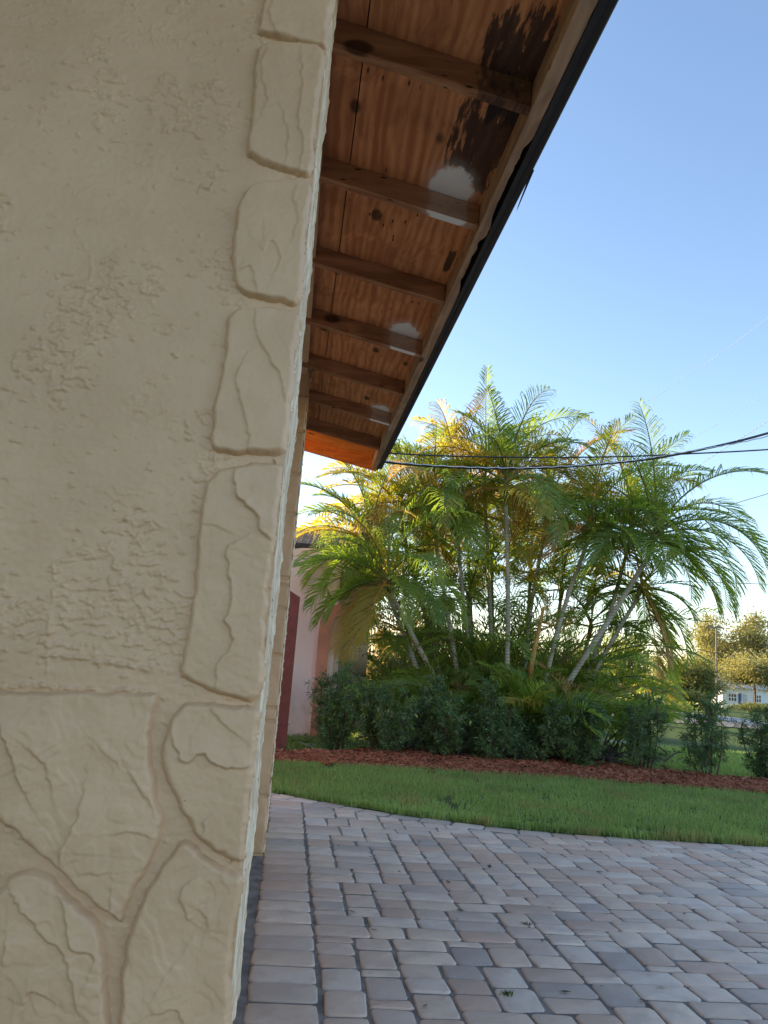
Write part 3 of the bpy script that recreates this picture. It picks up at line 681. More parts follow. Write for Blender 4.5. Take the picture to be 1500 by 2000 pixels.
# eave: plywood sheets, rafters, boards
XF = 0.535                       # inner side of the eave board
def beam(y0, y1, xa, xb, dep, mat, name, top=0.0):
    v = [(xa, y0, ply_z(xa)-dep), (xb, y0, ply_z(xb)-dep), (xb, y1, ply_z(xb)-dep), (xa, y1, ply_z(xa)-dep),
         (xa, y0, ply_z(xa)-top), (xb, y0, ply_z(xb)-top), (xb, y1, ply_z(xb)-top), (xa, y1, ply_z(xa)-top)]
    return keep(MB().hexa(v).build(name, mat, bevel=0.002), house)
raft_far = [1.912 + 0.62*k for k in range(-4, 7)]
for yf in raft_far[:]:
    beam(yf - 0.038, yf, -1.0, XF - 0.001, 0.083 if yf < 5.5 else 0.09, RAFT, 'rafter', 0.001)
SEAM = float(on('z', 2.85, 697, 210)[0])
breaks = [-0.8, -0.58, raft_far[3] - 0.019, raft_far[7] - 0.019, 6.24]
for a, b in zip(breaks[:-1], breaks[1:]):
    for xa, xb in ((-1.1, SEAM - 0.002), (SEAM + 0.002, XF + 0.055)):
        v = [(xa, a+.0015, ply_z(xa)), (xb, a+.0015, ply_z(xb)), (xb, b-.0015, ply_z(xb)), (xa, b-.0015, ply_z(xa))]
        v += [(p[0], p[1], p[2] + 0.013) for p in v]
        keep(MB().hexa(v).build('plywood_sheet', PLY), house)
# eave board with rotted stretch
ys = np.arange(-0.8, 6.26, 0.012); n = len(ys)
def rot_edge(Y):
    r = 0.0*Y
    r = r + 0.013*sst(1.98, 2.06, Y)*sst(2.50, 2.38, Y) + 0.015*sst(2.53, 2.60, Y)*sst(3.02, 2.90, Y)
    return r*(1 + 0.35*fbm(Y*16, Y*0, 3, 77)) + 0.0015*np.abs(pn(Y*14, Y*0, 77)) + 0.004*np.clip(fbm(Y*40, Y*0+4, 3, 78), 0, 1)*(np.abs(Y-2.5) < 0.6)
zb = ply_z(XF) - 0.092
ro = rot_edge(ys)
prof = []
for k, Y in enumerate(ys):
    xo = XF + 0.042 - ro[k]; up = 0.02*ro[k]/0.03
    prof.append([(XF, Y, zb + 0.004*pn(np.array([Y*9.]), np.array([1.]), 5)[0]*(abs(Y-2.5) < 0.8)), (xo, Y, zb + 0.001 + up*0.3), (XF+0.042 - ro[k]*0.7, Y, ply_z(XF) - 0.03), (XF+0.002, Y, ply_z(XF) - 0.004)])
v = [p for q in prof for p in q]; f = []
for k in range(n-1):
    for j in range(4): f.append((k*4+j, k*4+(j+1) % 4, (k+1)*4+(j+1) % 4, (k+1)*4+j))
f += [(0, 1, 2, 3), tuple((n-1)*4+j for j in (3, 2, 1, 0))]
keep(MB().add(v, f).build('eave_board', SUBF), house)
# dark metal edge trim, stepped
mb = MB()
tr = [(XF+0.0435, zb-0.002), (XF+0.058, zb-0.006), (XF+0.058, zb+0.010), (XF+0.070, zb+0.012), (XF+0.086, zb+0.004), (XF+0.090, zb+0.006), (XF+0.090, zb+0.10), (XF+0.0435, zb+0.105)]
mb.prism(tr, 'y', -0.8, 6.24); keep(mb.build('metal_edge_trim', NAVY), house)
y1 = float(on('z', 2.68, 995, 400)[1])
mb = MB(); mb.add([(XF+0.088, y1-0.22, zb+0.004), (XF+0.094, y1-0.22, zb+0.006), (XF+0.094, y1-0.18, zb+0.03), (XF+0.101, y1, zb-0.004), (XF+0.099, y1-0.02, zb+0.003)], [(0,1,3,4), (1,2,3), (0,4,2), (0,2,1), (2,4,3)])
keep(mb.build('torn_trim_end', NAVY), house)
# roof covering, both slopes
mb = MB()
zt = lambda x: ply_z(x) + 0.015
mb.hexa([(-4.0, -0.85, zt(-4)), (XF+0.10, -0.85, zt(XF+0.10)), (XF+0.10, 6.28, zt(XF+0.10)), (-4.0, 6.28, zt(-4)), (-4.0, -0.85, zt(-4)+.03), (XF+0.10, -0.85, zt(XF+0.1)+.02), (XF+0.10, 6.28, zt(XF+0.1)+.02), (-4.0, 6.28, zt(-4)+.03)])
mb.hexa([(-8.6, -0.85, zt(0.6)), (-4.002, -0.85, zt(-4)), (-4.002, 6.28, zt(-4)), (-8.6, 6.28, zt(0.6)), (-8.6, -0.85, zt(0.6)+.02), (-4.002, -0.85, zt(-4)+.03), (-4.002, 6.28, zt(-4)+.03), (-8.6, 6.28, zt(0.6)+.02)])
keep(mb.build('shingle_roof', SHING), house)
beam(6.205, 6.238, -4.0, XF + 0.043, 0.10, BARGE, 'barge_board', 0.001)
beam(5.66, 6.20, -1.05, XF - 0.003, 0.004, BARGE, 'bounce_lit_soffit', 0.0008)  # thin sheet added under the plywood to carry the painted orange bounce

# ------------------------------------------------------------------ neighbour's pink house and red fence
k = NT('pink_stucco'); p = k.pos(); sp = k.n('SeparateXYZ'); k.put(sp.inputs[0], p)
c = k.mix(k.smooth(k.noise(p, 1.6, 4), 0.35, 0.7), (0.82, 0.62, 0.585), (0.86, 0.68, 0.64))
st = k.math('MULTIPLY', k.smooth(sp.outputs[2], 1.1, 0.1), k.smooth(k.noise(k.scale(p, (2, 2, 1.2)), 1.6, 5, 0.65), 0.36, 0.62))
c = k.mix(k.math('MULTIPLY', st, 0.6), c, (0.52, 0.40, 0.25))
PINK = k.fin(c, 0.85, k.bump(k.noise(p, 90, 4), 0.3, 0.01), 0.2)
SALM = m_plain('salmon_paint', (0.56, 0.24, 0.16), 0.7, 0.12, 4)
CREAM = m_plain('cream_paint', (0.55, 0.47, 0.40), 0.75, 0.08, 4)
GREY = m_plain('grey_screen_frame', (0.22, 0.21, 0.19), 0.6)
GLASS = m_plain('dark_glass', (0.02, 0.022, 0.025), 0.1, 0.1, 3, 0.6)
PYY = 11.1
ph = thing('pink_house', (-4, 14, 0), 'pale pink stucco house with salmon trim behind the palms and red fence', 'house')
def pk(o): return keep(o, ph)
A = at(645, 1200, PYY); B = at(745, 1150, PYY)
xl, xr = A[0] - 0.06, B[0]
pk(MB().box((-13, PYY, -0.1), (xl + 0.16, PYY + 0.2, 2.32)).box((-13, PYY + 0.005, 2.32), (-5.6, PYY + 0.195, 3.0)).box((-13, PYY + 0.2, -0.1), (-12.8, 19, 2.6)).box((-13, 18.8, -0.1), (xr, 19, 2.6)).box((xr - 0.2, PYY + 1.6, -0.1), (xr, 18.8, 2.6)).build('wall', PINK))  # far left wall top is unseen, raised with the sun-blocking roof
# arched parapet top
ar = []
for t in np.linspace(0, math.pi, 16): ar.append((0.22 + 0.62*math.cos(t), 2.32 + 0.30*math.sin(t)))
pk(MB().prism(ar, 'y', PYY + 0.001, PYY + 0.19).build('parapet', PINK))
pk(MB().box((-13.02, PYY - 0.03, 2.29), (-0.42, PYY + 0.22, 2.345)).build('wall_cap', PINK))
# porch back wall with window
pk(MB().box((xl + 0.16, PYY + 1.6, -0.1), (xr - 0.205, PYY + 1.8, 2.6)).build('porch_wall', CREAM))
pk(MB().box((xl + 0.161, PYY + 0.02, -0.1), (xl + 0.24, PYY + 0.18, 1.70)).build('jamb', CREAM))
pk(MB().box((xl + 0.242, PYY + 0.04, -0.1), (xl + 0.33, PYY + 0.14, 1.74)).build('screen_frame', GREY))
w = MB().box((xl + 0.34, PYY + 0.07, 0.85), (xr - 0.12, PYY + 0.085, 1.78)).build('window', GLASS); pk(w)
SLAT = m_plain('blind_slat', (0.30, 0.28, 0.27), 0.6)
for i in range(9):
    z = 1.30 + i*0.055; s_ = MB().box((xl + 0.36, PYY + 0.045, z), (xr - 0.15, PYY + 0.065, z + 0.028)).build('slat', SLAT); s_.parent = w; s_.matrix_parent_inverse = Matrix.Translation(-ph.location) @ Matrix.Translation(ph.location)
# salmon band round the porch opening
def band(path, wdt, y0, y1):
    path = [np.array(q) for q in path]; v = []; n = len(path)
    for i, q in enumerate(path):
        t = path[min(i+1, n-1)] - path[max(i-1, 0)]; t = t/np.linalg.norm(t); nn = np.array([-t[1], t[0]])*wdt/2
        for sgn, yy in ((-1, y0), (1, y0), (1, y1), (-1, y1)): v.append((q[0] + sgn*nn[0], yy, q[1] + sgn*nn[1]))
    f = [(i*4+j, i*4+(j+1) % 4, (i+1)*4+(j+1) % 4, (i+1)*4+j) for i in range(n-1) for j in range(4)] + [(3, 2, 1, 0), tuple((n-1)*4+j for j in range(4))]
    return MB().add(v, f)
bp = catmull([(xl, -0.05), (xl, 0.8), (xl, 1.5), (xl + 0.035, 1.66), (xl + 0.16, 1.755), (xl + 0.4, 1.83), (xr - 0.12, 1.96), (xr - 0.03, 2.03), (xr + 0.03, 2.18)], 5, False)
pk(band(bp, 0.16, PYY - 0.06, PYY + 0.21).build('salmon_band', SALM, smooth=False))
pk(MB().prism([(xl + 0.05, 1.86), (xr - 0.02, 2.10), (xr - 0.02, 2.62), (xl - 0.2, 2.40)], 'y', PYY + 0.03, PYY + 0.17).build('porch_fascia', m_plain('weathered_wood_grey', (0.20, 0.155, 0.125), 0.8, 0.2, 9)))
mb = MB()
zr = lambda yy: 2.62 + 0.25*(yy - PYY)
mb.prism([(PYY - 0.3, 3.0), (15.0, 4.3), (19.3, 3.0), (19.3, 2.9), (15.0, 4.2), (PYY - 0.3, 2.9)], 'x', -13.4, -5.6)  # unseen stretch, raised to keep the sun off the pavers
mb.prism([(PYY + 0.1, 2.60), (15.0, 3.55), (19.3, 2.60), (19.3, 2.52), (15.0, 3.45), (PYY + 0.1, 2.50)], 'x', -5.599, -0.9)
mb.prism([(PYY + 1.2, 2.85), (15.0, 3.55), (19.3, 2.60), (19.3, 2.52), (15.0, 3.45), (PYY + 1.2, 2.75)], 'x', -0.9, xr + 0.05)
pk(mb.build('roof', SHING))
REDP = m_plain('red_brown_fence_paint', (0.13, 0.03, 0.028), 0.6, 0.18, 14, 0.4, 0.3, 60)
fe = thing('wooden_fence', (0, 9.0, 0), 'dark red wooden fence end standing beside the far pier', 'fence')
P0 = on('z', 0, 548, 1474); YF = 8.97
def fk(o): return keep(o, fe)
tilt = 0.0
xb0, xb1 = at(545, 1465, YF)[0], at(558, 1465, YF)[0]; zt0 = at(570, 1160, YF)[2]
fk(MB().prism([(xb1 - 0.165, -0.1), (xb1, -0.1), (xb1, zt0 - 0.03), (xb1 - 0.165, zt0 + 0.06)], 'y', YF, YF + 0.05).build('board', REDP, bevel=0.002))
fk(MB().box((xb1 - 0.09, YF + 0.055, -0.1), (xb1 - 0.012, YF + 0.13, zt0 - 0.06)).build('post', REDP, bevel=0.005))
for i in range(3):
    fk(MB().prism([(xb1 - 0.165 - 0.16*(i+1), -0.1), (xb1 - 0.175 - 0.16*i, -0.1), (xb1 - 0.175 - 0.16*i, zt0 + 0.05), (xb1 - 0.165 - 0.16*(i+1), zt0 + 0.07)], 'y', YF, YF + 0.025).build('board', REDP, bevel=0.003))
fk(MB().box((-2.5, YF + 0.055, 0.4), (xb1 - 0.042, YF + 0.10, 0.49)).box((-2.5, YF + 0.055, 1.3), (xb1 - 0.042, YF + 0.10, 1.39)).build('rail', REDP))

# ------------------------------------------------------------------ palms
def frond_geo(p0, az, el, L, droop, seed, leafL=0.5, nl=46, lift=0.5, twist=0.0, gap=0.13, wd=0.016, ragged=0.15):
    r = np.random.default_rng(seed); S = 16
    pts = [np.array(p0, float)]; dirs = []
    bend = r.normal(0, 0.22)
    for k in range(S):
        s = (k + 0.5)/S; e = el - droop*s**1.35; a = az + bend*s
        d = np.array([math.cos(e)*math.cos(a), math.cos(e)*math.sin(a), math.sin(e)]); dirs.append(d); pts.append(pts[-1] + d*L/S)
    pts = np.array(pts); dirs = np.array(dirs + [dirs[-1]])
    V = []; T = []
    rad = np.linspace(0.016, 0.003, S+1)
    side = np.cross(dirs, [0, 0, 1.0]); side /= np.linalg.norm(side, axis=1)[:, None] + 1e-9
    c, s_ = math.cos(twist), math.sin(twist); upv = np.cross(side, dirs)
    side, upv = side*c + upv*s_, upv*c - side*s_
    for k in range(S+1):
        for q in (side[k], upv[k], -side[k], -upv[k]): V.append(pts[k] + q*rad[k])
    for k in range(S):
        for j in range(4):
            a_, b_, c_, d_ = k*4+j, k*4+(j+1) % 4, (k+1)*4+(j+1) % 4, (k+1)*4+j; T += [(a_, b_, c_), (a_, c_, d_)]
    nst = len(T)
    for i in range(nl):
        s = gap + (1-gap)*(i + 0.5)/nl; x = s*S; k = min(int(x), S-1); t = x - k
        b = pts[k]*(1-t) + pts[k+1]*t; d = dirs[k]; sd_ = side[k]; u = upv[k]
        ll = leafL*(math.sin(math.pi*min(1, 0.16 + 0.80*s))**0.55)*(1 - 0.25*s)
        for sg in (-1, 1):
            if r.uniform() < ragged*0.3: continue
            l = ll*r.uniform(0.82, 1.08); fa = math.radians(38 + 22*(1-s) + r.normal(0, 5)); li = lift + r.normal(0, 0.10)
            dr = d*math.cos(fa) + (sd_*sg*math.cos(li) + u*math.sin(li))*math.sin(fa)
            wv = np.cross(dr, u); wv /= np.linalg.norm(wv) + 1e-9
            wv = wv*math.cos(0.5*sg) + u*math.sin(0.5*sg)
            g = np.array([0, 0, -1.0])*l; w2 = wd*r.uniform(0.8, 1.2)
            m1 = b + dr*l*0.35 + g*0.02; m2 = b + dr*l*0.72 + g*0.12*r.uniform(0.6, 1.6); tip = b + dr*l*0.96 + g*0.36*r.uniform(0.5, 1.8)
            n0 = len(V); V += [b - wv*w2*0.25, b + wv*w2*0.25, m1 - wv*w2*0.5, m1 + wv*w2*0.5, m2 - wv*w2*0.4, m2 + wv*w2*0.4, tip]
            T += [(n0, n0+1, n0+3), (n0, n0+3, n0+2), (n0+2, n0+3, n0+5), (n0+2, n0+5, n0+4), (n0+4, n0+5, n0+6)]
    mi = np.zeros(len(T), int); mi[:nst] = 1
    return np.array(V), np.array(T), mi
fseed = 1000
def add_frond(root, p0, az, el, L, droop, kind, **kw):
    global fseed; fseed += 1
    V, T, mi = frond_geo(p0, az, el, L, droop, fseed, **kw)
    mats = {'g': [FR_G, STALK], 'y': [FR_Y, STALKY], 'b': [FR_B, STALKY]}[kind]
    return keep(mesh_np('frond', V, T, None, smooth=False, mats=mats, midx=mi), root)
def pick(r, mixs): 
    u = r.random()
    return 'g' if u < mixs[0] else ('y' if u < mixs[0] + mixs[1] else 'b')
def palm(label, pts, n, L, mixs, seed, r0=0.05, r1=0.034, bias=None, extra=(), shaft=0.45, mat=TRUNK, elmax=85, elmin=-12, dro=(1.0, 2.1)):
    r = random.Random(seed)
    W = [at(px, py, Y) for (px, py, Y) in pts]
    W[0][2] = max(W[0][2], 0.0)
    foot = W[0].copy(); d0 = W[1] - W[0]
    foot = W[0] - d0/max(d0[2], 0.2)*W[0][2]*0.7; foot[2] = -0.05
    root = thing('palm_tree', foot, label, 'palm tree', 'palms of the clump behind the hedge')
    r0, r1 = r0*0.74, r1*0.8
    C = catmull([foot] + W, 6, False); m = len(C)
    keep(MB().tube(C, list(np.linspace(r0, r1, m)), 9).build('trunk', mat, smooth=True), root)
    top = C[-1]; dirn = C[-1] - C[-4]; dirn /= np.linalg.norm(dirn); dirn = dirn*0.6 + np.array([0, 0, 0.55]); dirn /= np.linalg.norm(dirn)
    sh = [top - dirn*0.03, top + dirn*shaft*0.3, top + dirn*shaft*0.7, top + dirn*shaft]
    keep(MB().tube(sh, [r1*1.05, r1*1.35, r1*1.1, r1*0.5], 8).build('crownshaft', SHAFT, smooth=True), root)
    a0 = r.uniform(0, 6.28); n = int(n*1.9); L = L*1.06
    for i in range(n):
        t = i/max(1, n-1); el = math.radians(elmax + (elmin - elmax)*t**0.9 + r.uniform(-8, 8)); az = a0 + i*2.39996 + r.uniform(-.3, .3)
        kd = pick(r, mixs)
        if t < 0.2: kd = 'g' if r.random() < 0.75 else 'y'
        add_frond(root, top + dirn*shaft*(0.95 - 0.45*t), az, el, L*r.uniform(0.85, 1.1)*(0.85 + 0.3*math.sin(math.pi*min(1, t+.25))), r.uniform(*dro)*(0.75 + 0.25*math.sin(math.pi*t)), kd, leafL=0.27*L + 0.08, twist=r.uniform(-.5, .5), lift=r.uniform(0.2, 0.6))
    for (az, el, LL, dr, kd) in extra:
        add_frond(root, top + dirn*shaft*0.7, math.radians(az), math.radians(el), LL, dr, kd, leafL=0.26*L + 0.08, twist=r.uniform(-.4, .4), lift=0.4)
    return root
G_ = (0.85, 0.13, 0.02); Y_ = (0.35, 0.50, 0.15); B_ = (0.45, 0.2, 0.35)  # yellow shares of the left crowns also paint in golden sunlight
palm('palm with the trunk leaning left before the pink house, fronds drooping over it', [(855,1340,10.1), (805,1240,10.0), (762,1155,9.9)], 9, 1.35, G_, 1, extra=[(180,35,1.25,1.5,'g'), (172,15,1.2,1.6,'g'), (190,60,1.2,1.7,'g'), (185,-5,1.0,1.3,'g'), (160,-40,1.15,0.8,'b'), (200,-50,1.2,0.6,'y'), (240,-35,1.0,0.9,'y')], shaft=0.22, r0=0.06)
palm('golden crowned palm nearest to the corner of the eave', [(905,1400,10.6), (875,1200,10.6), (848,1045,10.7)], 11, 1.45, Y_, 2, extra=[(180,50,1.3,1.3,'y'), (170,25,1.2,1.2,'y'), (200,70,1.5,1.2,'g')])
palm('slim palm right of the golden crowned one, crown under the cables', [(935,1400,11.0), (908,1200,11.0), (890,1010,11.0)], 10, 1.45, (0.5,0.42,0.08), 3, extra=[(170,60,1.5,1.3,'g')])
palm('tallest palm in the middle of the clump rising above the cables', [(988,1400,10.2), (992,1180,10.2), (988,985,10.2)], 11, 1.35, (0.45,0.4,0.15), 4, extra=[(5,70,1.5,2.0,'y'), (30,45,1.3,1.5,'b'), (200,75,1.3,1.2,'g'), (120,86,1.2,0.6,'g'), (0,55,1.25,2.0,'y')], r0=0.055)
palm('thin palm just left of the tallest one, half hidden by fronds', [(962,1400,11.2), (957,1180,11.2), (947,985,11.2)], 10, 1.4, Y_, 5)
palm('palm with reddish crownshaft right of the tallest one', [(1050,1400,10.3), (1095,1210,10.3), (1145,1065,10.4)], 11, 1.45, (0.72,0.16,0.12), 6, extra=[(90,84,1.1,0.8,'g'), (0,50,1.4,1.6,'g')], shaft=0.4)
palm('pale trunk palm leaning far right with fronds arching to the right', [(1095,1360,10.1), (1190,1210,10.1), (1265,1090,10.1)], 9, 1.55, (0.95,0.03,0.02), 7, r0=0.058, r1=0.042,
     extra=[(0,35,2.0,1.9,'g'), (-12,20,1.9,1.7,'g'), (10,5,1.8,1.6,'g'), (-5,-12,1.6,1.3,'g'), (5,55,2.0,2.1,'g'), (15,78,1.25,0.7,'g'), (60,82,1.1,0.4,'g'), (-8,-25,1.4,1.0,'g'), (180,25,1.3,1.7,'g'), (170,50,1.5,1.9,'g')], shaft=0.5)
palm('dark leaning palm with dead fronds hanging at its right end', [(1130,1375,10.8), (1185,1270,10.8), (1245,1168,10.8)], 5, 1.15, (0.8,0.1,0.1), 8, r0=0.05, extra=[(-10,-30,1.35,1.1,'g'), (0,-50,1.4,0.7,'g'), (15,-65,1.4,0.4,'b'), (-30,-60,1.3,0.5,'g'), (-60,-55,1.2,0.5,'b'), (30,-20,1.2,1.3,'g'), (180,-10,1.2,1.0,'g')], shaft=0.25)
palm('brown topped palm behind the tallest one, right of it', [(1020,1400,11.2), (1035,1200,11.2), (1070,1010,11.2)], 10, 1.35, (0.35,0.35,0.30), 9)
palm('palm at the back left with a golden orange crown', [(880,1400,11.3), (830,1200,11.3), (785,1035,11.2)], 11, 1.35, (0.3,0.5,0.2), 10, extra=[(180,40,1.3,1.4,'y'), (175,60,1.4,1.5,'y')])
palm('outermost left palm with light green fronds over the pink wall', [(845,1400,10.8), (790,1240,10.8), (728,1095,10.7)], 9, 1.25, (0.6,0.38,0.02), 11, extra=[(180,55,1.25,1.5,'g'), (185,30,1.2,1.3,'y'), (170,75,1.2,1.5,'g')], shaft=0.3)
palm('palm behind the right leaning one with a dark upright crown', [(1110,1400,11.0), (1180,1230,11.0), (1228,1065,11.0)], 10, 1.4, (0.85,0.08,0.07), 12, extra=[(90,80,1.0,0.8,'g'), (170,40,1.4,1.6,'g')])
midp = [('half grown palm between the leaning left palm and the golden one', 865, 1250, 820, 1175, 11.8, 21), ('half grown palm low in front of the slim palms', 925, 1290, 915, 1200, 11.7, 22), ('half grown palm left of the tallest trunk, light green', 965, 1290, 960, 1130, 12.2, 23),
        ('half grown palm right of the tallest trunk at mid height', 1025, 1290, 1035, 1140, 12.1, 24), ('half grown palm behind the reddish palm trunk', 1075, 1300, 1095, 1170, 12.0, 25), ('half grown palm under the right leaning trunk', 1120, 1320, 1150, 1245, 11.6, 26), ('half grown palm low at the left, behind the second shrub', 830, 1330, 800, 1270, 11.3, 27), ('half grown palm at the back between the two tall golden crowns', 925, 1250, 915, 1110, 12.4, 28)]
for lab, bx_, by_, tx_, ty_, Y_p, sd2 in midp:
    palm(lab, [(bx_, by_ + 90, Y_p), (bx_*0.5 + tx_*0.5, by_*0.5 + ty_*0.5 + 20, Y_p), (tx_, ty_, Y_p)], 5, 1.4, (0.8, 0.17, 0.03), sd2, r0=0.04, shaft=0.3, elmax=86, elmin=5)
# low suckers
def sucker(label, px, Y, n, L, mixs, seed, z=0.05, hx=None):
    r = random.Random(seed); b = at(px, 1440, Y); b[2] = z
    root = thing('palm_shoot', b, label, 'palm shoot', 'young palm shoots at the foot of the clump')
    for i in range(n):
        az = r.uniform(0, 6.28); el = math.radians(r.uniform(50, 88))
        q = b + np.array([r.uniform(-.15, .15), r.uniform(-.15, .15), 0])
        add_frond(root, q, az, el, L*r.uniform(0.75, 1.15), r.uniform(0.9, 1.9), pick(r, mixs), leafL=0.48, nl=34, gap=0.28, twist=r.uniform(-.5, .5), wd=0.020)
    return root
sk = [('young palm shoots behind the second shrub from the left', 815, 10.3, 9, 1.5), ('young palm shoots left of the clump centre', 890, 10.0, 8, 1.4), ('bright young palm shoots at the clump centre', 960, 9.9, 9, 1.4),
      ('young palm shoots in front of the tallest palm', 1025, 9.8, 9, 1.4), ('young palm shoots right of the clump centre', 1085, 9.8, 10, 1.6), ('low palm shoots under the leaning palms', 1140, 10.0, 9, 1.5),
      ('young palm shoots at the right end of the clump', 1190, 10.5, 7, 1.3), ('tall young palm shoots at the back of the clump', 930, 11.4, 10, 2.5), ('tall young palm shoots deep behind the tallest palm', 1010, 11.6, 10, 2.6), ('tall young palm shoots at the back right of the clump', 1075, 11.5, 9, 2.4)]
sk += [('very tall green palm shoots between the golden palms', 885, 11.5, 10, 3.3), ('very tall palm shoots behind the reddish palm', 1050, 11.7, 10, 3.3), ('very tall palm shoots behind the tallest trunk', 970, 11.9, 11, 3.4), ('arching palm shoots left of the golden palms', 840, 11.2, 8, 2.2), ('dense palm shoots between tallest and leaning palms', 1060, 11.4, 10, 2.3)]
roots = [sucker(lab, px, Y, n + (9 if Y > 11 else 4), L, (0.86, 0.11, 0.03), 50+i) for i, (lab, px, Y, n, L) in enumerate(sk)]
# orange bare stem
W = [at(1038, 1300, 10.0), at(1050, 1240, 10.0), at(1062, 1185, 10.0)]
o = MB().tube([at(1030, 1400, 10.0)] + W, [0.035, 0.035, 0.03, 0.02], 8).build('stem', STALKY, smooth=True); keep(o, roots[3]); o['label'] = 'short orange bare stem'
# dry litter at the foot of the clump
LITM = m_leaf('dry_litter', [(0.16, 0.13, 0.11), (0.24, 0.20, 0.17), (0.11, 0.085, 0.07), (0.20, 0.15, 0.11)], 0.1, 0.8, (1,1,1))
n = 2600; r2 = np.random.default_rng(77); X = r2.normal(2.9, 0.9, n); Y = np.clip(r2.normal(10.1, 0.5, n), 9.35, 11.8)
a = r2.uniform(0, 6.28, n); L = r2.uniform(0.08, 0.4, n); el = r2.uniform(-0.15, 0.5, n); w = r2.uniform(0.006, 0.022, n)
c = np.stack([X, Y, 0.05 + r2.uniform(0, 0.12, n)], -1); d = np.stack([np.cos(a)*np.cos(el), np.sin(a)*np.cos(el), np.sin(el)], -1)*L[:, None]; e = np.stack([-np.sin(a), np.cos(a), r2.uniform(-.5, .5, n)], -1)*w[:, None]
v = np.stack([c-e, c+e, c+d*0.6+e*0.8, c+d*0.6-e*0.8, c+d*1.0 - np.array([0, 0, 0.03])], 1).reshape(-1, 3); o_ = (np.arange(n)*5)[:, None]
f = np.concatenate([o_ + np.array([[0, 1, 2]]), o_ + np.array([[0, 2, 3]]), o_ + np.array([[3, 2, 4]])])
tag(mesh_np('leaf_litter', v, f, LITM), 'grey dry palm litter on the ground under the clump', 'leaf litter', kind='stuff')

# ------------------------------------------------------------------ hedge shrubs
def shrub(label, x, y, h, w, dens, seed, bare=0.15, tips=0.1):
    r = np.random.default_rng(seed); root = thing('podocarpus_shrub', (x, y, 0.03), label, 'shrub', 'shrubs in the mulch bed')
    mb = MB(); V = []; T = []; MI = []
    ns = int(9*dens)
    for s in range(ns):
        a = r.uniform(0, 6.28); b = np.array([x + 0.06*math.cos(a), y + 0.06*math.sin(a), 0.0])
        sp = r.uniform(0.15, 1.0)*w*0.42; tip = np.array([x + sp*math.cos(a)*1.0, y + sp*math.sin(a), h*r.uniform(0.62, 1.03)*(1 - 0.25*(sp/(w*0.42))**2)])
        mid = b*0.5 + tip*0.5 + np.array([0.05*math.cos(a), 0.05*math.sin(a), -0.02]); C = catmull([b, mid, tip], 6, False)
        mb.tube(C, list(np.linspace(0.011, 0.003, len(C))), 5, False)
        for tw in range(int(20*dens)):
            t = r.uniform(bare, 1.0)**0.85; p = C[min(int(t*(len(C)-1)), len(C)-1)]
            ta = r.uniform(0, 6.28); te = r.uniform(-0.1, 1.1); l = r.uniform(0.10, 0.26)*(1.1 - 0.4*t)
            d = np.array([math.cos(ta)*math.cos(te), math.sin(ta)*math.cos(te), math.sin(te)]); q = p + d*l
            mb.tube([p, q], [0.003, 0.0015], 3, False)
            newt = r.uniform() < tips*(0.3 + t)
            for k in range(22):
                s_ = 0.15 + 0.85*k/22; bp_ = p + d*l*s_; la = r.uniform(0, 6.28)
                u = np.cross(d, [0.3, 0.2, 0.9]); u /= np.linalg.norm(u); v_ = np.cross(d, u)
                ld = d*r.uniform(0.35, 0.9) + (u*math.cos(la) + v_*math.sin(la)); ld /= np.linalg.norm(ld)
                L = r.uniform(0.05, 0.085); wv = np.cross(ld, r.normal(0, 1, 3)); wv /= np.linalg.norm(wv) + 1e-9; wv *= r.uniform(0.0045, 0.007)
                n0 = len(V); V += [bp_, bp_ + ld*L*0.5 + wv, bp_ + ld*L - np.array([0, 0, 0.008]), bp_ + ld*L*0.5 - wv]; T += [(n0, n0+1, n0+2), (n0, n0+2, n0+3)]; MI += [1 if newt and s_ > 0.5 else 0]*2
    keep(mb.build('stem', BARK), root)
    keep(mesh_np('foliage', np.array(V), np.array(T), None, mats=[SHRUB, SHRUBT], midx=MI), root)
sh = [('dark shrub nearest to the red fence and pink wall', .64, 9.3, 1.08, .82, 1.25, .12), ('second shrub from the red fence, with bright new tips', 1.22, 9.1, 1.02, .78, 1.2, .2), ('third shrub from the red fence, before the golden palms', 1.86, 9.2, 1.0, .8, 1.25, .1),
      ('bushy shrub just left of the palm trunks', 2.45, 9.15, .98, .76, 1.2, .1), ('shrub in front of the tallest palm trunk', 2.98, 9.2, .82, .68, 1.0, .1), ('leafy shrub at the right foot of the palm clump', 3.45, 9.1, .92, .85, 1.15, .08),
      ('open stemmed shrub right of the palm clump', 4.27, 9.0, .95, .82, 0.9, .08), ('thin shrub with fanned stems, second from the right edge', 4.95, 8.75, .98, .74, 0.9, .1), ('dark shrub cut off by the right edge of the photo', 5.72, 8.85, 1.0, .75, 1.25, .06)]
for i, (lab, x, y, h, w, dn, tp) in enumerate(sh): shrub(lab, x, y, h, w, dn, 400+i, 0.2 if dn < 1 else 0.12, tp)

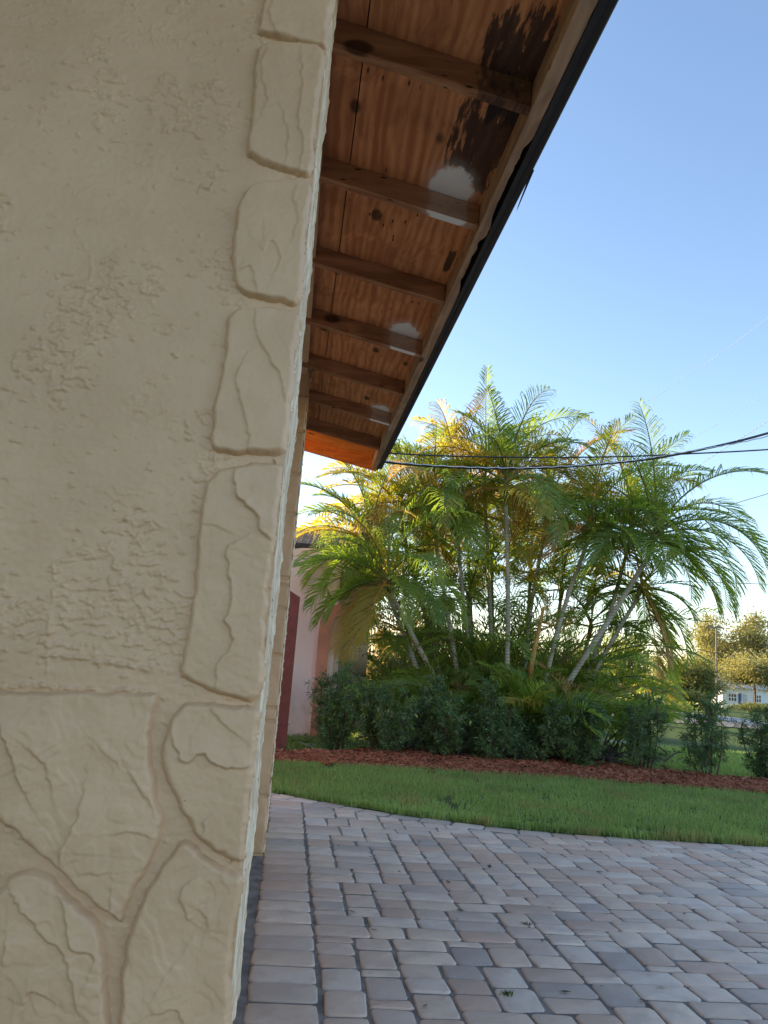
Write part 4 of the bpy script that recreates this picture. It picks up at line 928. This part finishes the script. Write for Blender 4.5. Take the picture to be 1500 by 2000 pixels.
# ------------------------------------------------------------------ trees and houses beyond
def tree(label, px, Ytree, ztop, rad, cols, seed, leaf=0.2, nleaf=5000, zlow=0.35, trunk_r=0.15, cat='tree', sq=1.0, trans=0.4, lean=0.0):
    r = np.random.default_rng(seed); b = at(px, 1380, Ytree); b[2] = float(terrain(b[0], b[1])) - 0.05
    root = thing('tree', b, label, cat, 'trees beyond the hedge'); H = ztop - b[2]
    mb = MB(); cl = []
    base = b; fork = b + np.array([lean*0.3, 0, H*zlow])
    mb.tube(catmull([base, base*0.5 + fork*0.5 + np.array([r.normal(0, .05), 0, 0]), fork], 4, False), list(np.linspace(trunk_r, trunk_r*0.7, 9)), 8)
    nb = 19
    for i in range(nb):
        a = i*2.4 + r.uniform(-.3, .3); t = (i + 0.5)/nb; rr = rad*math.sqrt(1 - (2*t - 1)**2*0.75)*r.uniform(0.4, 1.15)
        e = b + np.array([lean + rr*math.cos(a), rr*math.sin(a)*sq, H*(zlow + (0.95 - zlow)*t)])
        mb.tube(catmull([fork, fork*0.45 + e*0.55 + np.array([0, 0, 0.08*H]), e], 4, False), list(np.linspace(trunk_r*0.4, 0.015, 9)), 5)
        cl.append((e, rad*r.uniform(0.18, 0.46)))
        cl.append((fork*0.35 + e*0.65 + r.normal(0, 0.12*rad, 3), rad*r.uniform(0.15, 0.36)))
    keep(mb.build('trunk', TBARK, smooth=True), root)
    V = []; nleaf = int(nleaf*1.8); per = nleaf//len(cl)
    P = np.concatenate([c + r.normal(0, 1, (per, 3))*np.array([s*0.52, s*0.52, s*0.40]) for c, s in cl]); n = len(P)
    d = r.normal(0, 1, (n, 3)); d /= np.linalg.norm(d, axis=1)[:, None]; e = np.cross(d, r.normal(0, 1, (n, 3))); e /= np.linalg.norm(e, axis=1)[:, None]
    L = (leaf*r.uniform(0.6, 1.3, n))[:, None]
    v = np.stack([P - d*L*0.5, P + e*L*0.22, P + d*L*0.5, P - e*L*0.22], 1).reshape(-1, 3); f = (np.arange(n)*4)[:, None] + np.array([[0, 1, 2, 3]])
    m = m_leaf('foliage_' + str(seed), cols, trans, 0.55, (1.6, 1.45, 0.7))
    keep(mesh_np('crown', v, f, m), root); return root
OL = [(0.27, 0.27, 0.12), (0.34, 0.32, 0.14), (0.22, 0.235, 0.10), (0.40, 0.35, 0.18)]
DG = [(0.12, 0.15, 0.045), (0.16, 0.18, 0.055), (0.21, 0.20, 0.06), (0.10, 0.13, 0.04)]
YG = [(0.20, 0.25, 0.06), (0.27, 0.30, 0.075), (0.17, 0.22, 0.05)]
def zt_at(py, px, Y): return float(at(px, py, Y)[2])
tree('tall feathery golden brown tree at the right edge', 1448, 124, zt_at(1203, 1440, 124), 7.6, OL, 1, 0.46, 20000, 0.22, 0.3)
tree('golden brown tree cut by the right edge, lower crown', 1515, 122, zt_at(1235, 1500, 122), 6.0, OL, 2, 0.42, 11000, 0.2, 0.28)
tree('rounded olive green tree left of the white house', 1352, 50, zt_at(1290, 1355, 50), 1.6, DG, 3, 0.18, 7000, 0.32, 0.15)
tree('yellow green bushy tree just right of the palm clump', 1215, 38, zt_at(1232, 1210, 38), 1.5, YG, 5, 0.17, 5000, 0.35, 0.10)
tree('dark green tree far behind the palm trunks', 1120, 46, zt_at(1270, 1120, 46), 2.8, DG, 6, 0.25, 5000, 0.3, 0.14)
tree('olive tree far behind the left palm trunks', 960, 44, zt_at(1262, 960, 44), 2.6, DG, 7, 0.25, 5000, 0.3, 0.14)
tree('sunlit golden bush between the pink house and the palms', 775, 20.5, zt_at(1190, 770, 20.5), 1.1, [(0.26, 0.19, 0.06), (0.32, 0.24, 0.09), (0.2, 0.15, 0.04)], 8, 0.10, 6000, 0.2, 0.05)
tree('low olive tree on the skyline right of the palms', 1300, 70, zt_at(1318, 1300, 70), 2.6, OL, 9, 0.25, 4000, 0.3, 0.12)
tree('light olive tree left of the white house, behind the rounded tree', 1335, 95, zt_at(1282, 1335, 95), 4.2, OL, 12, 0.32, 8000, 0.2, 0.2)
tree('feathery golden tree standing before the roof of the white house', 1474, 97, zt_at(1288, 1474, 97), 4.6, OL, 13, 0.34, 9000, 0.56, 0.16)
tree('wide pale olive tree behind the utility pole', 1408, 128, zt_at(1246, 1408, 128), 6.2, OL, 14, 0.42, 12000, 0.18, 0.25)
tree('dark low tree behind the white house', 1480, 135, zt_at(1310, 1480, 135), 5.5, DG, 10, 0.4, 4000, 0.3, 0.16)
n = 60000; r2 = np.random.default_rng(91); X = r2.uniform(-120, 330, n); Y = 190 + 0.1*X + r2.normal(0, 5, n); hh = 4.2 + 2.2*fbm(X*0.05, X*0, 3, 4) + 1.0*fbm(X*0.3, X*0, 2, 5); Z = terrain(X, Y) + hh*r2.uniform(0, 1, n)**0.6
Pf = np.stack([X, Y, Z], -1); d = r2.normal(0, 1, (n, 3)); d /= np.linalg.norm(d, axis=1)[:, None]; e = np.cross(d, r2.normal(0, 1, (n, 3))); e /= np.linalg.norm(e, axis=1)[:, None]; L = r2.uniform(0.5, 1.2, (n, 1))
tag(mesh_np('far_wood', np.stack([Pf-d*L*.5, Pf+e*L*.3, Pf+d*L*.5, Pf-e*L*.3], 1).reshape(-1, 3), (np.arange(n)*4)[:, None] + np.array([[0,1,2,3]]), m_leaf('far_wood_leaf', DG, 0.3, 0.6)), 'far off line of trees on the horizon', 'trees', kind='stuff')
# small far palm
b = at(1290, 1385, 34); b[2] = float(terrain(b[0], b[1]))
root = thing('palm_tree', b, 'small yellow green feathery palm across the garden, right of the clump', 'palm tree')
topz = zt_at(1355, 1290, 34)
keep(MB().tube([b, [b[0]+.05, b[1], (b[2]+topz)/2], [b[0], b[1], topz]], [0.11, 0.09, 0.08], 8).build('trunk', TRUNK), root)
for i in range(22): add_frond(root, (b[0], b[1], topz), i*2.4, math.radians(80 - i*3.6), 1.35, 1.5, 'y' if i % 2 else 'g', leafL=0.42, nl=26, wd=0.05)
# low bushes across the garden
def bush(label, px, Y, h, w, cols, seed, leaf=0.09, nl=4000):
    r = np.random.default_rng(seed); b = at(px, 1400, Y); b[2] = float(terrain(b[0], b[1])) - 0.05
    root = thing('bush', b, label, 'bush', 'bushes along the road')
    mb = MB()
    for k in range(7):
        a = r.uniform(0, 6.28); mb.tube([b, b + np.array([math.cos(a)*w*0.2, math.sin(a)*w*0.2, h*0.4]), b + np.array([math.cos(a)*w*0.35, math.sin(a)*w*0.35, h*0.85])], [0.03, 0.02, 0.008], 5)
    keep(mb.build('stem', BARK), root)
    c = [b + np.array([r.uniform(-.45, .45)*w, r.uniform(-.3, .3)*w, r.uniform(0.3, 0.85)*h]) for _ in range(14)]
    P = np.concatenate([q + r.normal(0, 1, (nl//14, 3))*np.array([w*0.12, w*0.12, h*0.13]) for q in c]); P[:, 2] = np.maximum(P[:, 2], b[2] + 0.06); n = len(P)
    d = r.normal(0, 1, (n, 3)); d /= np.linalg.norm(d, axis=1)[:, None]; e = np.cross(d, r.normal(0, 1, (n, 3))); e /= np.linalg.norm(e, axis=1)[:, None]; L = (leaf*r.uniform(0.6, 1.3, n))[:, None]
    v = np.stack([P - d*L*0.5, P + e*L*0.25, P + d*L*0.5, P - e*L*0.25], 1).reshape(-1, 3); f = (np.arange(n)*4)[:, None] + np.array([[0, 1, 2, 3]])
    keep(mesh_np('foliage', v, f, m_leaf('bush_leaf_' + str(seed), cols, 0.35, 0.5)), root)
bush('yellowish bush beyond the back lawn, behind the open stemmed shrub', 1290, 24, 0.9, 2.2, YG, 21)
bush('dark bush by the road behind the fanned shrub', 1345, 42, 1.3, 2.2, DG, 22, 0.14)
bush('low green bush in front of the white house', 1475, 75, 0.9, 4.0, DG, 23, 0.18)
bush('tangled bush behind the palm clump on the left', 830, 16, 1.5, 2.0, DG, 24, 0.08, 5000)
bush('tangled bush behind the palm clump on the right', 1120, 17, 1.3, 2.6, DG, 25, 0.08, 5000)
# white house far off
WY = 105.0
k = NT('white_siding'); p = k.pos(); w_ = k.n('TexWave', wave_type='BANDS', bands_direction='Z', wave_profile='SAW'); k.put(w_.inputs['Vector'], p); w_.inputs['Scale'].default_value = 1.6
WHITE = k.fin(k.mix(k.smooth(w_.outputs[1], 0.0, 0.15), (0.6, 0.62, 0.66), (0.78, 0.79, 0.80)), 0.6)
BLUE = m_plain('blue_door_paint', (0.05, 0.10, 0.30), 0.5)
def wp(px, py): return at(px, py, WY)
x0 = wp(1411, 1360)[0]; x1 = x0 + 16; zt_ = wp(1430, 1342)[2]; zb_ = float(terrain(x0, WY)) - 0.1
wh = thing('white_house', (x0, WY, zb_), 'distant white house with dark windows and blue door behind trees', 'house')
keep(MB().box((x0, WY, zb_), (x1, WY + 9, zt_)).build('wall', WHITE), wh)
keep(MB().prism([(WY - 0.7, zt_ - 0.05), (WY + 4.5, zt_ + 1.7), (WY + 9.7, zt_ - 0.05)], 'x', x0 - 0.6, x1 + 0.6).build('roof', m_plain('grey_roof', (0.42, 0.41, 0.40), 0.9)), wh)
def wwin(pxa, pya, pxb, pyb, mat=GLASS, name='window', bars=True):
    a = wp(pxa, pya); c = wp(pxb, pyb)
    w = keep(MB().box((a[0], WY - 0.06, c[2]), (c[0], WY - 0.01, a[2])).build(name, mat), wh)
    if bars:
        fr = MB()
        for t in np.linspace(0, 1, 4): xx = a[0] + (c[0]-a[0])*t; fr.box((xx - .05, WY - 0.10, c[2]), (xx + .05, WY - 0.062, a[2]))
        for t in (0, 0.5, 1): zz = c[2] + (a[2]-c[2])*t; fr.box((a[0], WY - 0.115, zz - .05), (c[0], WY - 0.102, zz + .05))
        o = fr.build('window_bars', WHITE); o.parent = w; o.matrix_parent_inverse = Matrix.Translation(-wh.location) @ Matrix.Translation(wh.location); o.matrix_parent_inverse = Matrix.Identity(4)
    return w
wwin(1422, 1354, 1438, 1370); wwin(1453, 1356, 1459, 1371); wwin(1442, 1354, 1448, 1376, BLUE, 'door', False); wwin(1472, 1357, 1486, 1372)
a = wp(1463, 1330); keep(MB().box((a[0] - 0.12, WY - 1.6, zb_), (a[0] + 0.12, WY - 1.36, zt_ - 0.05)).build('porch_post', WHITE), wh)

# ------------------------------------------------------------------ pole and overhead wires
POLE = m_plain('weathered_pole', (0.22, 0.18, 0.14), 0.9, 0.2, 4)
YP = 64.0; b = at(1400, 1380, YP); t_ = at(1400, 1223, YP); b[2] = float(terrain(b[0], b[1])) - 0.1
up_ = thing('utility_pole', b, 'thin wooden utility pole with a crossarm before the golden tree', 'utility pole')
keep(MB().tube([b, [b[0], b[1], t_[2]]], [0.09, 0.07], 8).build('pole', POLE), up_)
keep(MB().box((b[0] - 1.0, b[1] - 0.12, t_[2] - 0.18), (b[0] + 0.45, b[1] + 0.0, t_[2] - 0.05)).build('crossarm', POLE), up_)
WIRE = m_plain('black_cable', (0.025, 0.025, 0.03), 0.4); PALE = m_plain('pale_wire', (0.85, 0.85, 0.85), 0.4, 0.05, 9, 0.5); ALU = m_plain('aluminium_wire', (0.55, 0.56, 0.58), 0.35, 0.1, 9, 0.5, metal=0.8)
def wire(name, label, pts, rad, mat, twist=0.0, n=60):
    C = catmull([at(*p) for p in pts], max(4, n//len(pts)), False)
    if twist:
        i = np.arange(len(C)); C = C + np.stack([0*i, np.cos(i*1.9), np.sin(i*1.9)], -1)*twist
    return tag(MB().tube(C, rad, 6).build(name, mat, smooth=True), label, 'cable', 'overhead cables')
W8 = 8.2
wire('service_cable', 'thick black service cable sagging in front of the palms', [(540,868,W8), (775,905,W8), (1000,915,W8), (1200,904,W8), (1330,886,W8), (1500,846,W8), (1700,780,W8)], 0.014, WIRE)
wire('service_cable', 'silver twisted wire wound along the thick black cable', [(540,866,W8-.02), (775,903,W8-.02), (1000,914,W8-.02), (1200,903,W8-.02), (1330,884,W8-.02), (1500,852,W8-.02), (1700,790,W8-.02)], 0.006, ALU, 0.004, 160)
wire('telephone_cable', 'thin black cable just above the thick one, crossing to the right edge', [(560,858,W8+.3), (765,885,W8+.3), (1000,893,W8+.3), (1200,892,W8+.3), (1350,886,W8+.3), (1500,878,W8+.3), (1700,862,W8+.3)], 0.009, WIRE)
wire('overhead_wire', 'faint pale wire rising to the top right across open sky', [(1205,820,22), (1350,730,22), (1500,620,22), (1640,500,22)], 0.007, PALE)
wire('overhead_wire', 'second faint pale wire below it at the right', [(1330,868,24), (1420,818,24), (1500,768,24), (1620,690,24)], 0.006, PALE)
wire('overhead_wire', 'glinting twisted wire meeting the cables at the right', [(1370,905,16), (1440,860,16), (1500,822,16), (1620,740,16)], 0.008, PALE, 0.008, 120)
wire('overhead_wire', 'short thin wire above the drooping fronds at the right edge', [(1425,986,26), (1500,964,26), (1620,925,26)], 0.012, POLE)
wire('overhead_wire', 'level dark wire behind the drooping fronds at the right', [(900,1128,40), (1260,1134,40), (1500,1141,40), (1700,1146,40)], 0.018, WIRE)
wire('overhead_wire', 'low far wire running to the utility pole crossarm', [(1100,1210,60), (1300,1256,62), (1398,1275,64)], 0.024, WIRE)
